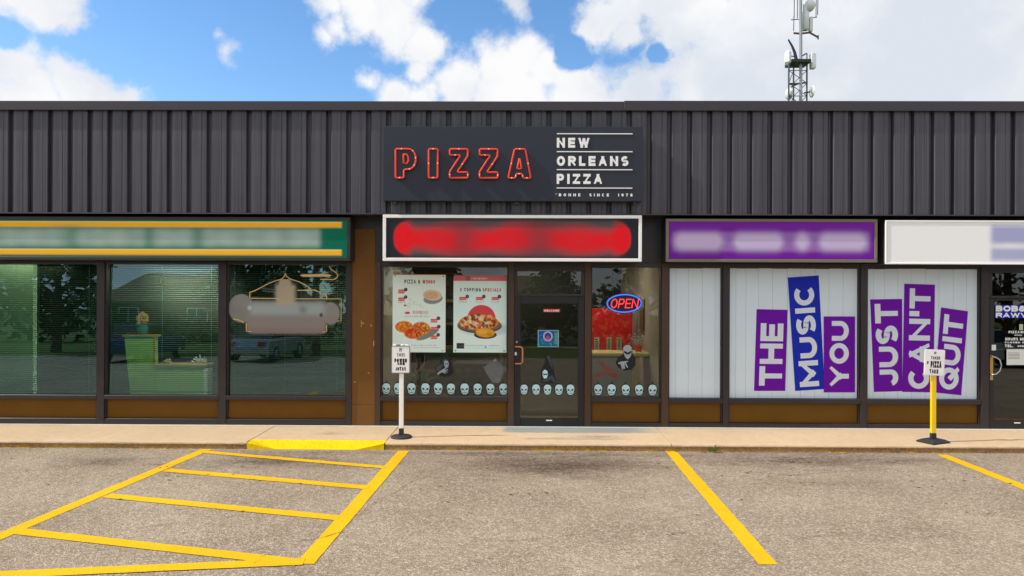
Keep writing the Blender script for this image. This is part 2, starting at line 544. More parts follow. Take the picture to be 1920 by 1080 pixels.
# asphalt, sidewalk, grass -------------------------------------------------
def ground_mat(name, c0, c1, speck, sscale, bump, stains=(), streak=None, patch=None, foot=None, wear=0.0, fine=0.35, dirt=(70, 62, 56)):
    m = bpy.data.materials.new(name); m.use_nodes = True
    t = m.node_tree; t.nodes.clear(); n = t.nodes.new; l = t.links.new
    o = n('ShaderNodeOutputMaterial'); b = n('ShaderNodeBsdfPrincipled'); l(b.outputs[0], o.inputs[0])
    b.inputs['Roughness'].default_value = 0.9; b.inputs['Specular IOR Level'].default_value = 0.25
    g = n('ShaderNodeNewGeometry'); P = g.outputs['Position']

    def nz(scale, detail=4, rough=0.6, vec=P):
        q = n('ShaderNodeTexNoise'); q.inputs['Scale'].default_value = scale; q.inputs['Detail'].default_value = detail
        q.inputs['Roughness'].default_value = rough; l(vec, q.inputs['Vector']); return q.outputs[0]

    def mth(op, a, bb=None, cc=None, clamp=False):
        q = n('ShaderNodeMath'); q.operation = op; q.use_clamp = clamp
        for i, v in enumerate((a, bb, cc)):
            if v is None: continue
            if isinstance(v, (int, float)): q.inputs[i].default_value = v
            else: l(v, q.inputs[i])
        return q.outputs[0]

    def mix(f, a, bb):
        q = n('ShaderNodeMix'); q.data_type = 'RGBA'
        l(f, q.inputs[0])
        for i, v in ((6, a), (7, bb)):
            if isinstance(v, tuple): q.inputs[i].default_value = (*lin(v), 1)
            else: l(v, q.inputs[i])
        return q.outputs[2]
    big = mth('MULTIPLY_ADD', nz(0.7, 7, 0.65), 3.2, -1.1, True)
    col = mix(big, c0, c1)
    # aggregate: single stones seen as light and dark specks
    vo = n('ShaderNodeTexVoronoi'); vo.inputs['Scale'].default_value = sscale; l(P, vo.inputs['Vector'])
    sep = n('ShaderNodeSeparateColor'); l(vo.outputs['Color'], sep.inputs[0])
    lightf = mth('MULTIPLY', mth('GREATER_THAN', sep.outputs[0], 0.72), fine)
    col = mix(lightf, col, speck)
    darkf = mth('MULTIPLY', mth('GREATER_THAN', sep.outputs[1], 0.75), fine * 0.9)
    col = mix(darkf, col, dirt)
    mid = mth('MULTIPLY', mth('MULTIPLY_ADD', nz(9, 6, 0.7), 3.0, -1.45, True), 0.5)
    col = mix(mid, col, dirt)
    sepP = n('ShaderNodeSeparateXYZ'); l(P, sepP.inputs[0])
    vm = n('ShaderNodeVectorMath'); vm.operation = 'MULTIPLY'; l(P, vm.inputs[0]); vm.inputs[1].default_value = (0.5, 1.6, 1)
    strk = vm.outputs[0]
    for (sx, sy, rx, ry, k) in stains:
        a = mth('MULTIPLY', mth('SUBTRACT', sepP.outputs[0], sx), 1 / rx)
        c = mth('MULTIPLY', mth('SUBTRACT', sepP.outputs[1], sy), 1 / ry)
        d = mth('SQRT', mth('ADD', mth('MULTIPLY', a, a), mth('MULTIPLY', c, c)))
        f = mth('SUBTRACT', 1.0, d)
        f = mth('ADD', f, mth('MULTIPLY_ADD', nz(3.5, 7, 0.75, strk), 2.2, -1.25))
        f = mth('MULTIPLY', mth('MULTIPLY', f, 1.0, None, True), mth('SUBTRACT', 1.1, d, None, True))
        f = mth('MULTIPLY', f, mth('MULTIPLY_ADD', nz(16, 7, 0.85), 4.5, -1.5, True))
        col = mix(mth('MULTIPLY', f, k * 1.2, None, True), col, (78, 64, 54))
    if patch:
        wx = mth('MULTIPLY_ADD', nz(3, 4), 0.5, -0.25)
        for (x0, x1, y0, y1) in patch:
            xx = mth('ADD', sepP.outputs[0], wx); yy = mth('MULTIPLY_ADD', nz(4, 5), 0.16, mth('SUBTRACT', sepP.outputs[1], 0.08))
            f = mth('MULTIPLY', mth('MULTIPLY', mth('MULTIPLY', mth('SUBTRACT', xx, x0), 8, None, True), mth('MULTIPLY', mth('SUBTRACT', x1, xx), 1.6, None, True)),
                    mth('MULTIPLY', mth('MULTIPLY', mth('SUBTRACT', yy, y0), 9, None, True), mth('MULTIPLY', mth('SUBTRACT', y1, yy), 14, None, True)))
            col = mix(mth('MULTIPLY', f, .85), col, (132, 146, 146))
    if foot:
        f = mth('MULTIPLY', mth('MULTIPLY', mth('SUBTRACT', -.062, sepP.outputs[2]), 30, None, True), mth('MULTIPLY_ADD', nz(7, 5, 0.7), 3.0, -1.1, True))
        col = mix(f, col, foot)
    if wear:
        f = mth('MULTIPLY', mth('MULTIPLY_ADD', nz(38, 6, 0.8), 9.0, -5.6, True), mth('MULTIPLY_ADD', nz(2.2, 4, 0.6), 3.0, -1.0, True))
        col = mix(mth('MULTIPLY', f, wear, None, True), col, (150, 128, 96))
    l(col, b.inputs['Base Color'])
    bp = n('ShaderNodeBump'); bp.inputs['Strength'].default_value = bump; bp.inputs['Distance'].default_value = 0.012
    h = mth('ADD', vo.outputs['Distance'], nz(sscale * 0.6, 5, 0.7))
    l(h, bp.inputs['Height']); l(bp.outputs[0], b.inputs['Normal'])
    return m


def g(px, py, z=-0.105):
    p = onZ(px, py, z); return p.x, p.y


st = []
for (px, py, rx, ry, k) in [(1040, 878, 1.6, 0.9, .85), (1000, 872, 3.0, 1.1, .7), (1060, 860, 2.8, .7, .45), (1130, 870, 1.6, .5, .5), (540, 864, 2.0, 0.8, .95), (200, 866, 1.2, .6, .8), (1490, 864, 2.8, .8, .95), (1720, 864, 2.0, .4, .6), (1560, 905, 2.0, .8, .3), (900, 850, 6.5, .25, .7), (1500, 848, 4, .2, .6)]:
    a = g(px, py); st.append((a[0], a[1], rx, ry, k))
M_['asphalt'] = ground_mat('worn_asphalt', (142, 127, 108), (172, 156, 136), (216, 204, 188), 72, 0.7, st, fine=0.5, dirt=(98, 84, 70))
M_['concrete'] = ground_mat('tan_concrete', (204, 178, 144), (216, 190, 156), (224, 204, 178), 160, 0.25,
                            [(X(1110), -0.75, .9, .25, .6), (X(640), -0.6, .5, .3, .3)], patch=((X(940), X(1250), -0.52, 0.02), (X(975), X(1190), -0.98, -0.82)), fine=0.2, dirt=(176, 146, 112))
M_['kerb'] = ground_mat('shade_toned_kerb_concrete', (118, 92, 62), (146, 118, 84), (176, 150, 116), 70, 0.6, fine=0.45, dirt=(96, 68, 38), foot=(196, 152, 40))  # shade of the kerb face put into darker brown; ochre paint residue at its foot
M_['grass'] = ground_mat('mown_grass', (62, 84, 30), (90, 108, 44), (120, 130, 60), 30, 0.8, fine=0.4, dirt=(44, 58, 22))
M_['linepaint'] = ground_mat('yellow_line_paint', (228, 172, 4), (238, 184, 8), (244, 200, 50), 60, 0.3, fine=0.18, dirt=(206, 150, 20), wear=.9)
M_['kerbpaint'] = ground_mat('yellow_kerb_paint', (236, 200, 0), (246, 212, 0), (250, 224, 40), 60, 0.35, fine=0.25, dirt=(196, 154, 10), wear=.8)
M_['crack'] = mat('crack_dark', (78, 66, 56), 0.95)

# ------------------------------------------------------------------ lettering (own stroke alphabet)
def arc(cx, cy, rx, ry, a0, a1, n=12):
    return [(cx + rx * math.cos(R(a0 + (a1 - a0) * i / n)), cy + ry * math.sin(R(a0 + (a1 - a0) * i / n))) for i in range(n + 1)]


GL = {
    'A': (.8, [[(0, 0), (.5, 1)], [(1, 0), (.5, 1)], [(.2, .3), (.8, .3)]]),
    'B': (.72, [[(0, 0), (0, 1)], [(0, 1)] + arc(.6, .76, .34, .24, 90, -90) + [(0, .52)], [(0, .52)] + arc(.62, .26, .38, .26, 90, -90) + [(0, 0)]]),
    'C': (.76, [arc(.5, .5, .5, .5, 45, 315, 20)]),
    'D': (.76, [[(0, 0), (0, 1)], [(0, 1)] + arc(.45, .5, .55, .5, 90, -90, 16) + [(0, 0)]]),
    'E': (.66, [[(0, 0), (0, 1)], [(0, 1), (1, 1)], [(0, .5), (.92, .5)], [(0, 0), (1, 0)]]),
    'F': (.62, [[(0, 0), (0, 1)], [(0, 1), (1, 1)], [(0, .5), (.9, .5)]]),
    'G': (.78, [arc(.5, .5, .5, .5, 45, 340, 20), [(1, .1), (1, .45)], [(.6, .45), (1, .45)]]),
    'H': (.76, [[(0, 0), (0, 1)], [(1, 0), (1, 1)], [(0, .5), (1, .5)]]),
    'I': (0, [[(0, 0), (0, 1)]]),
    'J': (.6, [[(1, 1), (1, .3)] + arc(.5, .3, .5, .3, 0, -170)]),
    'K': (.74, [[(0, 0), (0, 1)], [(0, .4), (1, 1)], [(.35, .6), (1, 0)]]),
    'L': (.6, [[(0, 0), (0, 1)], [(0, 0), (1, 0)]]),
    'M': (.95, [[(0, 0), (0, 1)], [(0, 1), (.5, .25)], [(.5, .25), (1, 1)], [(1, 0), (1, 1)]]),
    'N': (.78, [[(0, 0), (0, 1)], [(0, 1), (1, 0)], [(1, 0), (1, 1)]]),
    'O': (.8, [arc(.5, .5, .5, .5, 0, 360, 28)]),
    'P': (.7, [[(0, 0), (0, 1)], [(0, 1)] + arc(.62, .72, .38, .28, 90, -90) + [(0, .44)]]),
    'Q': (.82, [arc(.5, .5, .5, .5, 0, 360, 28), [(.6, .35), (1, -.02)]]),
    'R': (.74, [[(0, 0), (0, 1)], [(0, 1)] + arc(.62, .74, .38, .26, 90, -90) + [(0, .48)], [(.5, .48), (1, 0)]]),
    'S': (.68, [arc(.5, .745, .48, .255, 35, 270, 14) + arc(.5, .255, .5, .255, 90, -145, 14)]),
    'T': (.72, [[(.5, 0), (.5, 1)], [(0, 1), (1, 1)]]),
    'U': (.76, [[(0, 1), (0, .4)] + arc(.5, .4, .5, .4, 180, 360, 14) + [(1, 1)]]),
    'V': (.78, [[(0, 1), (.5, 0)], [(1, 1), (.5, 0)]]),
    'W': (1.1, [[(0, 1), (.25, 0)], [(.25, 0), (.5, .9)], [(.5, .9), (.75, 0)], [(.75, 0), (1, 1)]]),
    'X': (.76, [[(0, 0), (1, 1)], [(0, 1), (1, 0)]]),
    'Y': (.78, [[(.5, 0), (.5, .5)], [(0, 1), (.5, .45)], [(1, 1), (.5, .45)]]),
    'Z': (.7, [[(0, 1), (1, 1)], [(1, 1), (0, 0)], [(0, 0), (1, 0)]]),
    '0': (.66, [arc(.5, .5, .5, .5, 0, 360, 24)]),
    '1': (.3, [[(1, 0), (1, 1)], [(0, .8), (1, 1)]]),
    '3': (.64, [arc(.45, .75, .5, .25, 140, -90, 12) + arc(.45, .26, .55, .26, 90, -140, 12)]),
    '7': (.64, [[(0, 1), (1, 1)], [(1, 1), (.35, 0)]]),
    '8': (.66, [arc(.5, .75, .42, .25, 0, 360, 20), arc(.5, .26, .5, .26, 0, 360, 20)]),
    '9': (.64, [arc(.5, .68, .5, .32, 0, 360, 20), [(1, .68)] + arc(.5, .4, .5, .4, 0, -120, 10)]),
    '5': (.64, [[(0, 1), (1, 1)], [(0, 1), (0, .55)], [(0, .55)] + arc(.45, .3, .55, .3, 90, -140, 12)]),
    '&': (.8, [arc(.42, .78, .28, .22, 0, 360, 16), arc(.4, .26, .4, .26, 60, 330, 16), [(.3, .65), (1, 0)]]),
    "'": (.0, [[(0, 1), (0, .7)]]),
    '*': (.2, [[(0, .9), (1, .9)]]),
    '.': (0, [[(0, 0), (0, .02)]]),
    ' ': (.35, []),
}


def text_uv(s, t=.2, gap=.16, ws=1.0, slant=0.0):
    """strips in letter units -> list of (verts, faces, layer), total width"""
    x = 0.0
    res = []
    for ch in s:
        w, strokes = GL[ch]
        w = (w * ws if ch in " " else max(t, w * ws + (t * .3 if w else 0)))
        for li, st_ in enumerate(strokes):
            pts = [(x + t / 2 + a * (w - t), t / 2 + b * (1 - t)) for a, b in st_]
            straight = len(pts) == 2
            closed = (not straight) and abs(pts[0][0] - pts[-1][0]) < 1e-6 and abs(pts[0][1] - pts[-1][1]) < 1e-6
            if closed: pts = pts[:-1]
            if straight:
                dx, dy = pts[1][0] - pts[0][0], pts[1][1] - pts[0][1]
                ll = math.hypot(dx, dy) or 1
                e = t * 0.5
                if abs(dx) > 1e-6 and abs(dy) > 1e-6: e = t * .6
                pts = [(pts[0][0] - dx / ll * e, pts[0][1] - dy / ll * e), (pts[1][0] + dx / ll * e, pts[1][1] + dy / ll * e)]
            vs, fs = [], []
            m = len(pts)
            for i, p in enumerate(pts):
                a = pts[(i - 1) % m] if (closed or i) else p
                b = pts[(i + 1) % m] if (closed or i < m - 1) else p
                d1 = (p[0] - a[0], p[1] - a[1]); d2 = (b[0] - p[0], b[1] - p[1])
                l1, l2 = math.hypot(*d1), math.hypot(*d2)
                u1 = (d1[0] / l1, d1[1] / l1) if l1 > 1e-9 else (d2[0] / l2, d2[1] / l2)
                u2 = (d2[0] / l2, d2[1] / l2) if l2 > 1e-9 else u1
                tx, ty = u1[0] + u2[0], u1[1] + u2[1]
                q = math.hypot(tx, ty) or 1
                tx, ty = tx / q, ty / q
                k = 1 / max(.5, (tx * u1[0] + ty * u1[1]))
                nx, ny = -ty * k * t / 2, tx * k * t / 2
                for sg in (1, -1):
                    yy = min(1, max(0, p[1] + sg * ny))
                    xx = min(x + w, max(x, p[0] + sg * nx)) if ch not in "Q" else p[0] + sg * nx
                    vs.append((xx + slant * yy, yy))
            for i in range(m if closed else m - 1):
                j = (i + 1) % m
                fs.append((2 * i, 2 * i + 1, 2 * j + 1, 2 * j))
            res.append((vs, fs, li, x))
        x += w + gap
    return res, x - gap


def text_obj(name, s, x0, x1, z0, z1, y, m, parent, t=.2, gap=.16, ws=1.0, depth=0.0, slant=0.0, fn=None, step=0.00025, each=False):
    """lettering as one print, or (each=True) every letter an object of its own"""
    res, tw = text_uv(s, t, gap, ws, slant)
    tw += slant
    groups = {}
    for vs, fs, li, gx in res:
        mb = groups.setdefault(gx if each else 0, MB())
        yy = y - li * step
        P = []
        for (a, b) in vs:
            if fn:
                P.append(fn(a / tw, b, yy))
            else:
                P.append((x0 + (x1 - x0) * a / tw, yy, z0 + (z1 - z0) * b))
        if depth:
            n = len(P)
            P2 = P + [(p[0], p[1] + depth, p[2]) for p in P]
            f2 = list(fs)
            for f in fs:
                f2 += [(f[0], f[0] + n, f[3] + n, f[3]), (f[1], f[2], f[2] + n, f[1] + n)]
            f2 += [(0, 1, 1 + n, n), (n - 2, n - 2 + n, n - 1 + n, n - 1)]
            mb.add(P2, f2)
        else:
            mb.add(P, fs)
    obs = [mb.build('letter' if each else name, m, parent) for mb in groups.values()]
    if not each:
        obs[0]['kind'] = 'stuff'        # print too small to pick apart letter by letter
    return obs


# ------------------------------------------------------------------ printed sheets
def sb(x, y, x0, x1, y0, y1, s):
    def ss(v):
        v = np.clip(v, 0, 1); return v * v * (3 - 2 * v)
    return ss((x - x0) / s + .5) * ss((x1 - x) / s + .5) * ss((y - y0) / s + .5) * ss((y1 - y) / s + .5)


def blend(img, m, c):
    c = np.array(lin(c)) if len(c) == 3 else np.array(c)
    img[..., :3] = img[..., :3] * (1 - m[..., None]) + c * m[..., None]


def sheet(name, px0, px1, py0, py1, y, fn, material, parent, cell=1.0, alpha=False, thick=0.0):
    """a printed sheet in the plane y; fn(px, py) -> colours by place on the sheet"""
    x0, x1 = X(px0, y), X(px1, y); z1, z0 = Z(py0, y), Z(py1, y)
    nx = max(2, int((px1 - px0) / cell) + 1); nz = max(2, int((py1 - py0) / cell) + 1)
    gx, gy = np.meshgrid(np.linspace(px0, px1, nx), np.linspace(py0, py1, nz))
    img = fn(gx, gy)
    xs = x0 + (x1 - x0) * (gx - px0) / (px1 - px0); zs = z1 + (z0 - z1) * (gy - py0) / (py1 - py0)
    V = np.stack([xs, np.full_like(xs, y), zs], -1).reshape(-1, 3)
    if parent: V = V - np.array(origin(parent))
    i = np.arange(nx * nz).reshape(nz, nx)
    q = np.stack([i[:-1, :-1], i[1:, :-1], i[1:, 1:], i[:-1, 1:]], -1).reshape(-1, 4)
    me = bpy.data.meshes.new(name)
    me.from_pydata(V.tolist(), [], q.tolist())
    at = me.color_attributes.new('print', 'FLOAT_COLOR', 'POINT')
    at.data.foreach_set('color', img.reshape(-1).astype(np.float32))
    me.materials.append(material)
    o = bpy.data.objects.new(name, me)
    COL.objects.link(o)
    if parent: o.parent = parent
    return o


def canvas(gx, c, a=1.0):
    img = np.zeros(gx.shape + (4,)); img[..., :3] = lin(c); img[..., 3] = a
    return img


# ================================================================== GROUND
ZG = -0.105
kerb_y = onZ(960, 831, 0).y
def struct(name, mb, m, parent=None):
    o = mb.build(name, m, parent)
    if not parent: o['kind'] = 'structure'
    return o


struct('ground', MB().add([(-600, -600, ZG - .02), (600, -600, ZG - .02), (600, 600, ZG - .02), (-600, 600, ZG - .02)], [(0, 1, 2, 3)]), M_['grass'])
lot = struct('parking_lot', MB().add([(-45, -19.5, ZG), (45, -19.5, ZG), (45, kerb_y + .3, ZG), (-45, kerb_y + .3, ZG)], [(0, 1, 2, 3)]), M_['asphalt'])


def line(p, q, w=0.165, ext0=0.0, ext1=0.0, z=ZG + .004, m='linepaint', squarey=False):
    a = Vector((*g(*p), 0)); b = Vector((*g(*q), 0))
    d = (b - a).normalized(); a = a - d * ext0; b = b + d * ext1
    n = Vector((-d.y, d.x, 0)) * w / 2
    seg = 30
    mb = MB(); rr = random.Random(int(p[0]))
    vs = []
    for i in range(seg + 1):
        c = a.lerp(b, i / seg)
        e = rr.uniform(-.004, .004); f = rr.uniform(-.004, .004)
        off = Vector((0, 0, 0))
        if squarey:
            k = w / 2 / abs(d.y)
            vs += [(c.x + k + e, c.y, z), (c.x - k + f, c.y, z)]
        else:
            vs += [tuple(c + n * (1 + e * 8) + Vector((0, 0, z))), tuple(c - n * (1 + f * 8) + Vector((0, 0, z)))]
    mb.add(vs, [(2 * i, 2 * i + 1, 2 * i + 3, 2 * i + 2) for i in range(seg)])
    return mb.build('painted_line', M_[m], lot)


line((387, 843), (0, 1006), ext1=0.9, squarey=True)
line((757, 846), (571, 1058), z=ZG + .0055, squarey=True)
line((1257.5, 846), (1441, 1059), squarey=True)
line((1766, 853), (1920, 914), ext1=2.4, squarey=True)
line((384, 848), (722, 877), w=.125, z=ZG + .007)
line((312, 882), (690, 915), z=ZG + .007, w=.15)
line((200, 930), (635, 972), z=ZG + .007, w=.15)
line((36, 997), (560, 1056), z=ZG + .007, w=.15)
line((0, 1079), (570, 1054), z=ZG + .0085, w=.15, ext0=.3)


def crack(pts, w=0.006, seed=1, z=ZG + .0105):
    rr = random.Random(seed)
    P = []
    for (a, b) in zip(pts[:-1], pts[1:]):
        A = Vector((*g(*a), 0)); B = Vector((*g(*b), 0))
        k = max(2, int((B - A).length / 0.06))
        for i in range(k):
            c = A.lerp(B, i / k); P.append((c.x + rr.uniform(-.02, .02), c.y + rr.uniform(-.02, .02)))
    vs = []
    for i, p in enumerate(P):
        ww = w * rr.uniform(.1, 1) * math.sin(math.pi * (i + 1) / (len(P) + 1)) ** .3
        vs += [(p[0] - ww * .3, p[1] + ww, z), (p[0] + ww * .3, p[1] - ww, z)]
    MB().add(vs, [(2 * i, 2 * i + 1, 2 * i + 3, 2 * i + 2) for i in range(len(P) - 1)]).build('crack', M_['crack'], lot)


crack([(806, 877), (740, 925), (690, 950), (640, 1000), (560, 1018), (490, 1046), (470, 1062)], .008, 3)
crack([(240, 868), (300, 872), (380, 868)], .006, 5)
crack([(1250, 1000), (1265, 1003), (1300, 998)], .007, 6)
crack([(980, 905), (1010, 903), (1050, 908)], .006, 8)
crack([(260, 992), (300, 985), (350, 980), (380, 975)], .006, 9)
crack([(1020, 925), (1034, 926)], .02, 11)
crack([(1580, 910), (1604, 911)], .012, 12)
crack([(1650, 978), (1678, 980)], .012, 13)
crack([(1738, 930), (1756, 930)], .01, 14)

rr = random.Random(77)
mb = MB()
for i in range(150):
    x = rr.uniform(-9, 9); y = -1.35 - abs(rr.gauss(0, 1.0)) - rr.random() * 1.2
    a = rr.uniform(-.5, .5); l_ = rr.uniform(.012, .05); w = rr.uniform(.004, .012)
    c_, s_ = math.cos(a), math.sin(a)
    mb.add([(x - l_ * c_, y - l_ * s_, ZG + .006), (x - w * s_ * 2, y - w, ZG + .012), (x + l_ * c_, y + l_ * s_, ZG + .006), (x + w * s_, y + w, ZG + .011)], [(0, 1, 2, 3)])
tag(mb.build('twigs_and_leaf_bits', M_['crack'], None), 'small dark twigs and leaf bits scattered on the asphalt', 'litter', None, 'stuff')
for a in (((1060, 900), (1085, 897), (1120, 903), (1150, 900)), ((640, 905), (655, 930), (648, 955)), ((1500, 1010), (1600, 1000), (1700, 1012), (1790, 1004)), ((880, 1010), (960, 1016), (1040, 1008)), ((60, 930), (110, 922), (160, 926)), ((1380, 885), (1480, 892), (1600, 884))):
    crack(list(a), .005, a[0][0])

# sidewalk -------------------------------------------------------------
walk = tag(thing('sidewalk', None, None), kind='structure')
joints = [-14, X(-420), X(-160), X(130, -.6), None, None, None, None, None]
front = lambda px: onZ(px, 830, 0).x
XR0, XR1 = front(460), front(721)
xs = [-20, -15, -12, front(-230), front(20), front(240), XR0, front(592), XR1, front(790), front(1257), front(1430), front(1640), front(1850), front(2080), 11.5, 15, 20]
ZB = ZG - .3


def slab(x0, x1, yf, round_front=True):
    r = .03
    dz = random.uniform(-.003, .003)
    if round_front:
        prof = [(yf + .005, ZG - .02), (yf, ZG), (yf - .012 + .012, -r)] + [(yf + r - r * math.cos(R(a)), dz - r + r * math.sin(R(a))) for a in (20, 40, 60, 80, 90)] + [(-.003, dz), (-.003, ZG - .02)]
    else:
        prof = [(yf, ZG - .02), (yf, dz), (-.003, dz), (-.003, ZG - .02)]
    mb = MB(); gl = .006 if min(abs(x0 - q) for q in (XR0, XR1, front(1257))) < .01 else .0015
    gr_ = .006 if min(abs(x1 - q) for q in (XR0, XR1, front(1257))) < .01 else .0015
    # subdivide along x for slightly uneven front edge
    k = max(2, int((x1 - x0) / .12))
    rr = random.Random(int(x0 * 100) + 9)
    n = len(prof)
    vs = []
    for i in range(k + 1):
        xx = x0 + gl + (x1 - x0 - gl - gr_) * i / k
        e = rr.uniform(-.006, .006); e2 = rr.uniform(-.004, .002)
        for j, (yy, zz) in enumerate(prof):
            fr = j < n - 2 and round_front
            vs.append((xx, yy + (e if fr else 0), zz + (e2 if fr and 2 < j else 0)))
    fs = [tuple(range(n)), tuple(k * n + j for j in range(n - 1, -1, -1))]
    for i in range(k):
        for j in range(n):
            a = i * n + j; b = i * n + (j + 1) % n
            fs.append((a, a + n, b + n, b))
    mb.add(vs, fs)
    o = mb.build('concrete_slab', M_['concrete'], walk)
    return o


yramp = kerb_y + .16
for x0, x1 in zip(xs[:-1], xs[1:]):
    inr = x0 >= XR0 - .01 and x1 <= XR1 + .01
    slab(x0, x1, yramp if inr else kerb_y, not inr)
# kerb face under the slab nosing, shade put into its brown: strip just proud
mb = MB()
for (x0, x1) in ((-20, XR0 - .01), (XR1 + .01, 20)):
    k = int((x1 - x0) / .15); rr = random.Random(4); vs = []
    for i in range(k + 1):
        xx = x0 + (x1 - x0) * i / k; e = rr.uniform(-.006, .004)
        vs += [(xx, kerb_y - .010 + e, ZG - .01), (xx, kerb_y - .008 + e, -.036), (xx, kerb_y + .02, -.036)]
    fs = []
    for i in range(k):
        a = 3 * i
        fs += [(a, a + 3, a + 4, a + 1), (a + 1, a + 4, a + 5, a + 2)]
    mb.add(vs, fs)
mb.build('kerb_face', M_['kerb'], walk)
# yellow ramp with flared ends
a0, a1 = XR0 + .005, XR1 - .005
b0, b1 = onZ(520, 841, ZG).x, onZ(668, 841, ZG).x
yb = kerb_y - .02
vs = [(a0, yramp - .002, 0.0), (a1, yramp - .002, 0.0), (a1, yb, -.012), (b1, yb - .01, ZG + .002), (b0, yb - .01, ZG + .002), (a0, yb, -.012),
      (a0, yb, ZG - .01), (a1, yb, ZG - .01), (b0, yb - .012, ZG - .01), (b1, yb - .012, ZG - .01)]
MB().add(vs, [(0, 5, 4), (0, 4, 3, 1), (1, 3, 2), (5, 6, 8, 4), (3, 9, 7, 2)]).build('kerb_ramp', M_['kerbpaint'], walk)
# worn yellow drips at the foot of the kerb
rr = random.Random(2)
mb = MB()
for i in range(46):
    cx = rr.choice([rr.uniform(X(0), X(440)), rr.uniform(X(760), X(1700)), rr.uniform(X(1000), X(1120))])
    w = rr.uniform(.02, .12); d = rr.uniform(.008, .02)
    mb.add([(cx, kerb_y - .035 - d, ZG + .004), (cx + w, kerb_y - .03 - d * .6, ZG + .004), (cx + w * .9, kerb_y - .018, ZG + .004), (cx + .01, kerb_y - .018, ZG + .004)], [(0, 1, 2, 3)])
mb.build('paint_drips', M_['linepaint'], lot)['kind'] = 'stuff'


# weeds
def weed(px, py, label, n=26, h=.09, spread=.12):
    p = onZ(px, py, ZG)
    p.y = kerb_y - .02
    mb = MB(); rr = random.Random(px)
    for i in range(n):
        x = p.x + rr.gauss(0, spread / 2); a = rr.uniform(0, 6.28); l_ = rr.uniform(.3, 1) * h * .6
        t = h * rr.uniform(.2, 1) * max(.25, 1 - abs(x - p.x) / spread)
        y = p.y - rr.uniform(.0, .04)
        dx, dy = math.cos(a) * l_, -abs(math.sin(a)) * l_
        mb.add([(x, y, ZG), (x + dx * .5 - dy * .15, y + dy * .5, ZG + t * .7), (x + dx, y + dy, ZG + t), (x + dx * .5 + dy * .15, y + dy * .5, ZG + t * .55)], [(0, 1, 2, 3)])
    tag(mb.build('weed', M_['weed'], None), label, 'weed', 'weeds at the foot of the kerb')


weed(331, 838, 'small flat green weed at the kerb foot left of the yellow ramp', 16, .05, .06)
weed(1325, 838, 'taller bright green weed growing up the kerb face under the purple shop sign', 34, .16, .1)
weed(1258, 838, 'thin weed in the kerb joint at the end of the right bay line', 22, .07, .03)

# ================================================================== BUILDING
bld = thing('shop_building', 'low strip of shops with black ribbed metal fascia and brown panels under the windows', 'building')
XL, XRT = -14.5, 15.5
FY = -0.4                                     # fascia front
z_top, z_cap, z_fb = Z(190, FY - .04), Z(207, FY), Z(402, FY)
z_hd = Z(430)
GLY = 0.05                                    # glass plane
# shell
def part(name, mb, m, parent=bld):
    return mb.build(name, M_[m], parent)


part('roof', MB().box(XL, XRT, -.2, 14, z_top - .25, z_top - .15), 'gravelroof')
part('back_wall', MB().box(XL, XRT, 13.8, 14, 0, z_top - .25), 'sidewall')
part('side_wall', MB().box(XL, XL + .2, .12, 13.8, 0, z_top - .25), 'sidewall')
part('side_wall', MB().box(XRT - .2, XRT, .12, 13.8, 0, z_top - .25), 'sidewall')
part('floor', MB().box(XL + .2, XRT - .2, .1, 13.8, -.1, 0.0), 'intfloor')
part('ceiling', MB().box(XL + .2, XRT - .2, .12, 13.8, 3.0, 3.1), 'intgrey')
part('fascia_backing', MB().box(XL, XRT, FY + .078, FY + .12, z_fb + .02, z_cap), 'siding')
part('soffit', MB().box(XL, XRT, FY + .005, .1, z_fb + .0, z_fb + .018), 'soffit')
part('header', MB().box(XL, XRT, 0.0, .1, Z(492), z_fb - .001), 'frame')
# ribbed siding, one object per panel (shared mesh)
pitch = 37.6 / F * (11.5 + FY)
pw = pitch * .765
x0 = onY(88 - 37.6 * 12 - 65, 300, FY).x
r = MB()
prof = [(0, .075), (.008, .008), (.018, .0), (pw * .66, 0.0), (pw * .66 + .004, .006), (pw * .66 + .010, .006), (pw * .66 + .014, 0.0), (pw - .006, 0.0), (pw, .006), (pw + .004, .075), (pw + .03, .075), (pw + .034, .066), (pitch - .014, .066), (pitch - .010, .075), (pitch - .001, .075)]
vs = []
for (a, b) in prof:
    vs += [(a, FY + b, z_fb + .012), (a, FY + b, z_cap)]
r.add(vs, [(2 * i, 2 * i + 2, 2 * i + 3, 2 * i + 1) for i in range(len(prof) - 1)])
me = r.mesh('siding_panel', M_['siding'])
# align grooves: panel starts at photo x 22.7 + k*37.6
xa = onY(23.5, 300, FY).x
k0 = int((xa - XL) / pitch)
for k in range(-k0, 200):
    xx = xa + k * pitch
    if xx + pitch > XRT: break
    o = bpy.data.objects.new('siding_panel', me)
    o.location.x = xx
    COL.objects.link(o); o.parent = bld
# roof flashing in two lengths and bottom trim
xs_ = X(1168, FY)
part('roof_flashing', MB().bbox(XL - .05, xs_ - .001, FY - .045, FY + .1, z_cap, z_top, .006).box(XL - .05, xs_ - .001, FY - .055, FY - .045, z_cap - .012, z_cap + .006), 'cap')
part('roof_flashing', MB().bbox(xs_ + .001, XRT + .05, FY - .05, FY + .1, z_cap, z_top + .012, .006).box(xs_ + .001, XRT + .05, FY - .06, FY - .05, z_cap - .012, z_cap + .006), 'cap')
part('fascia_bottom_trim', MB().prism([(FY - .02, z_fb - .006), (FY - .018, z_fb + .012), (FY + .004, z_fb + .014), (FY + .004, z_fb - .001), (FY - .006, z_fb - .006)], XL, XRT), 'cap')

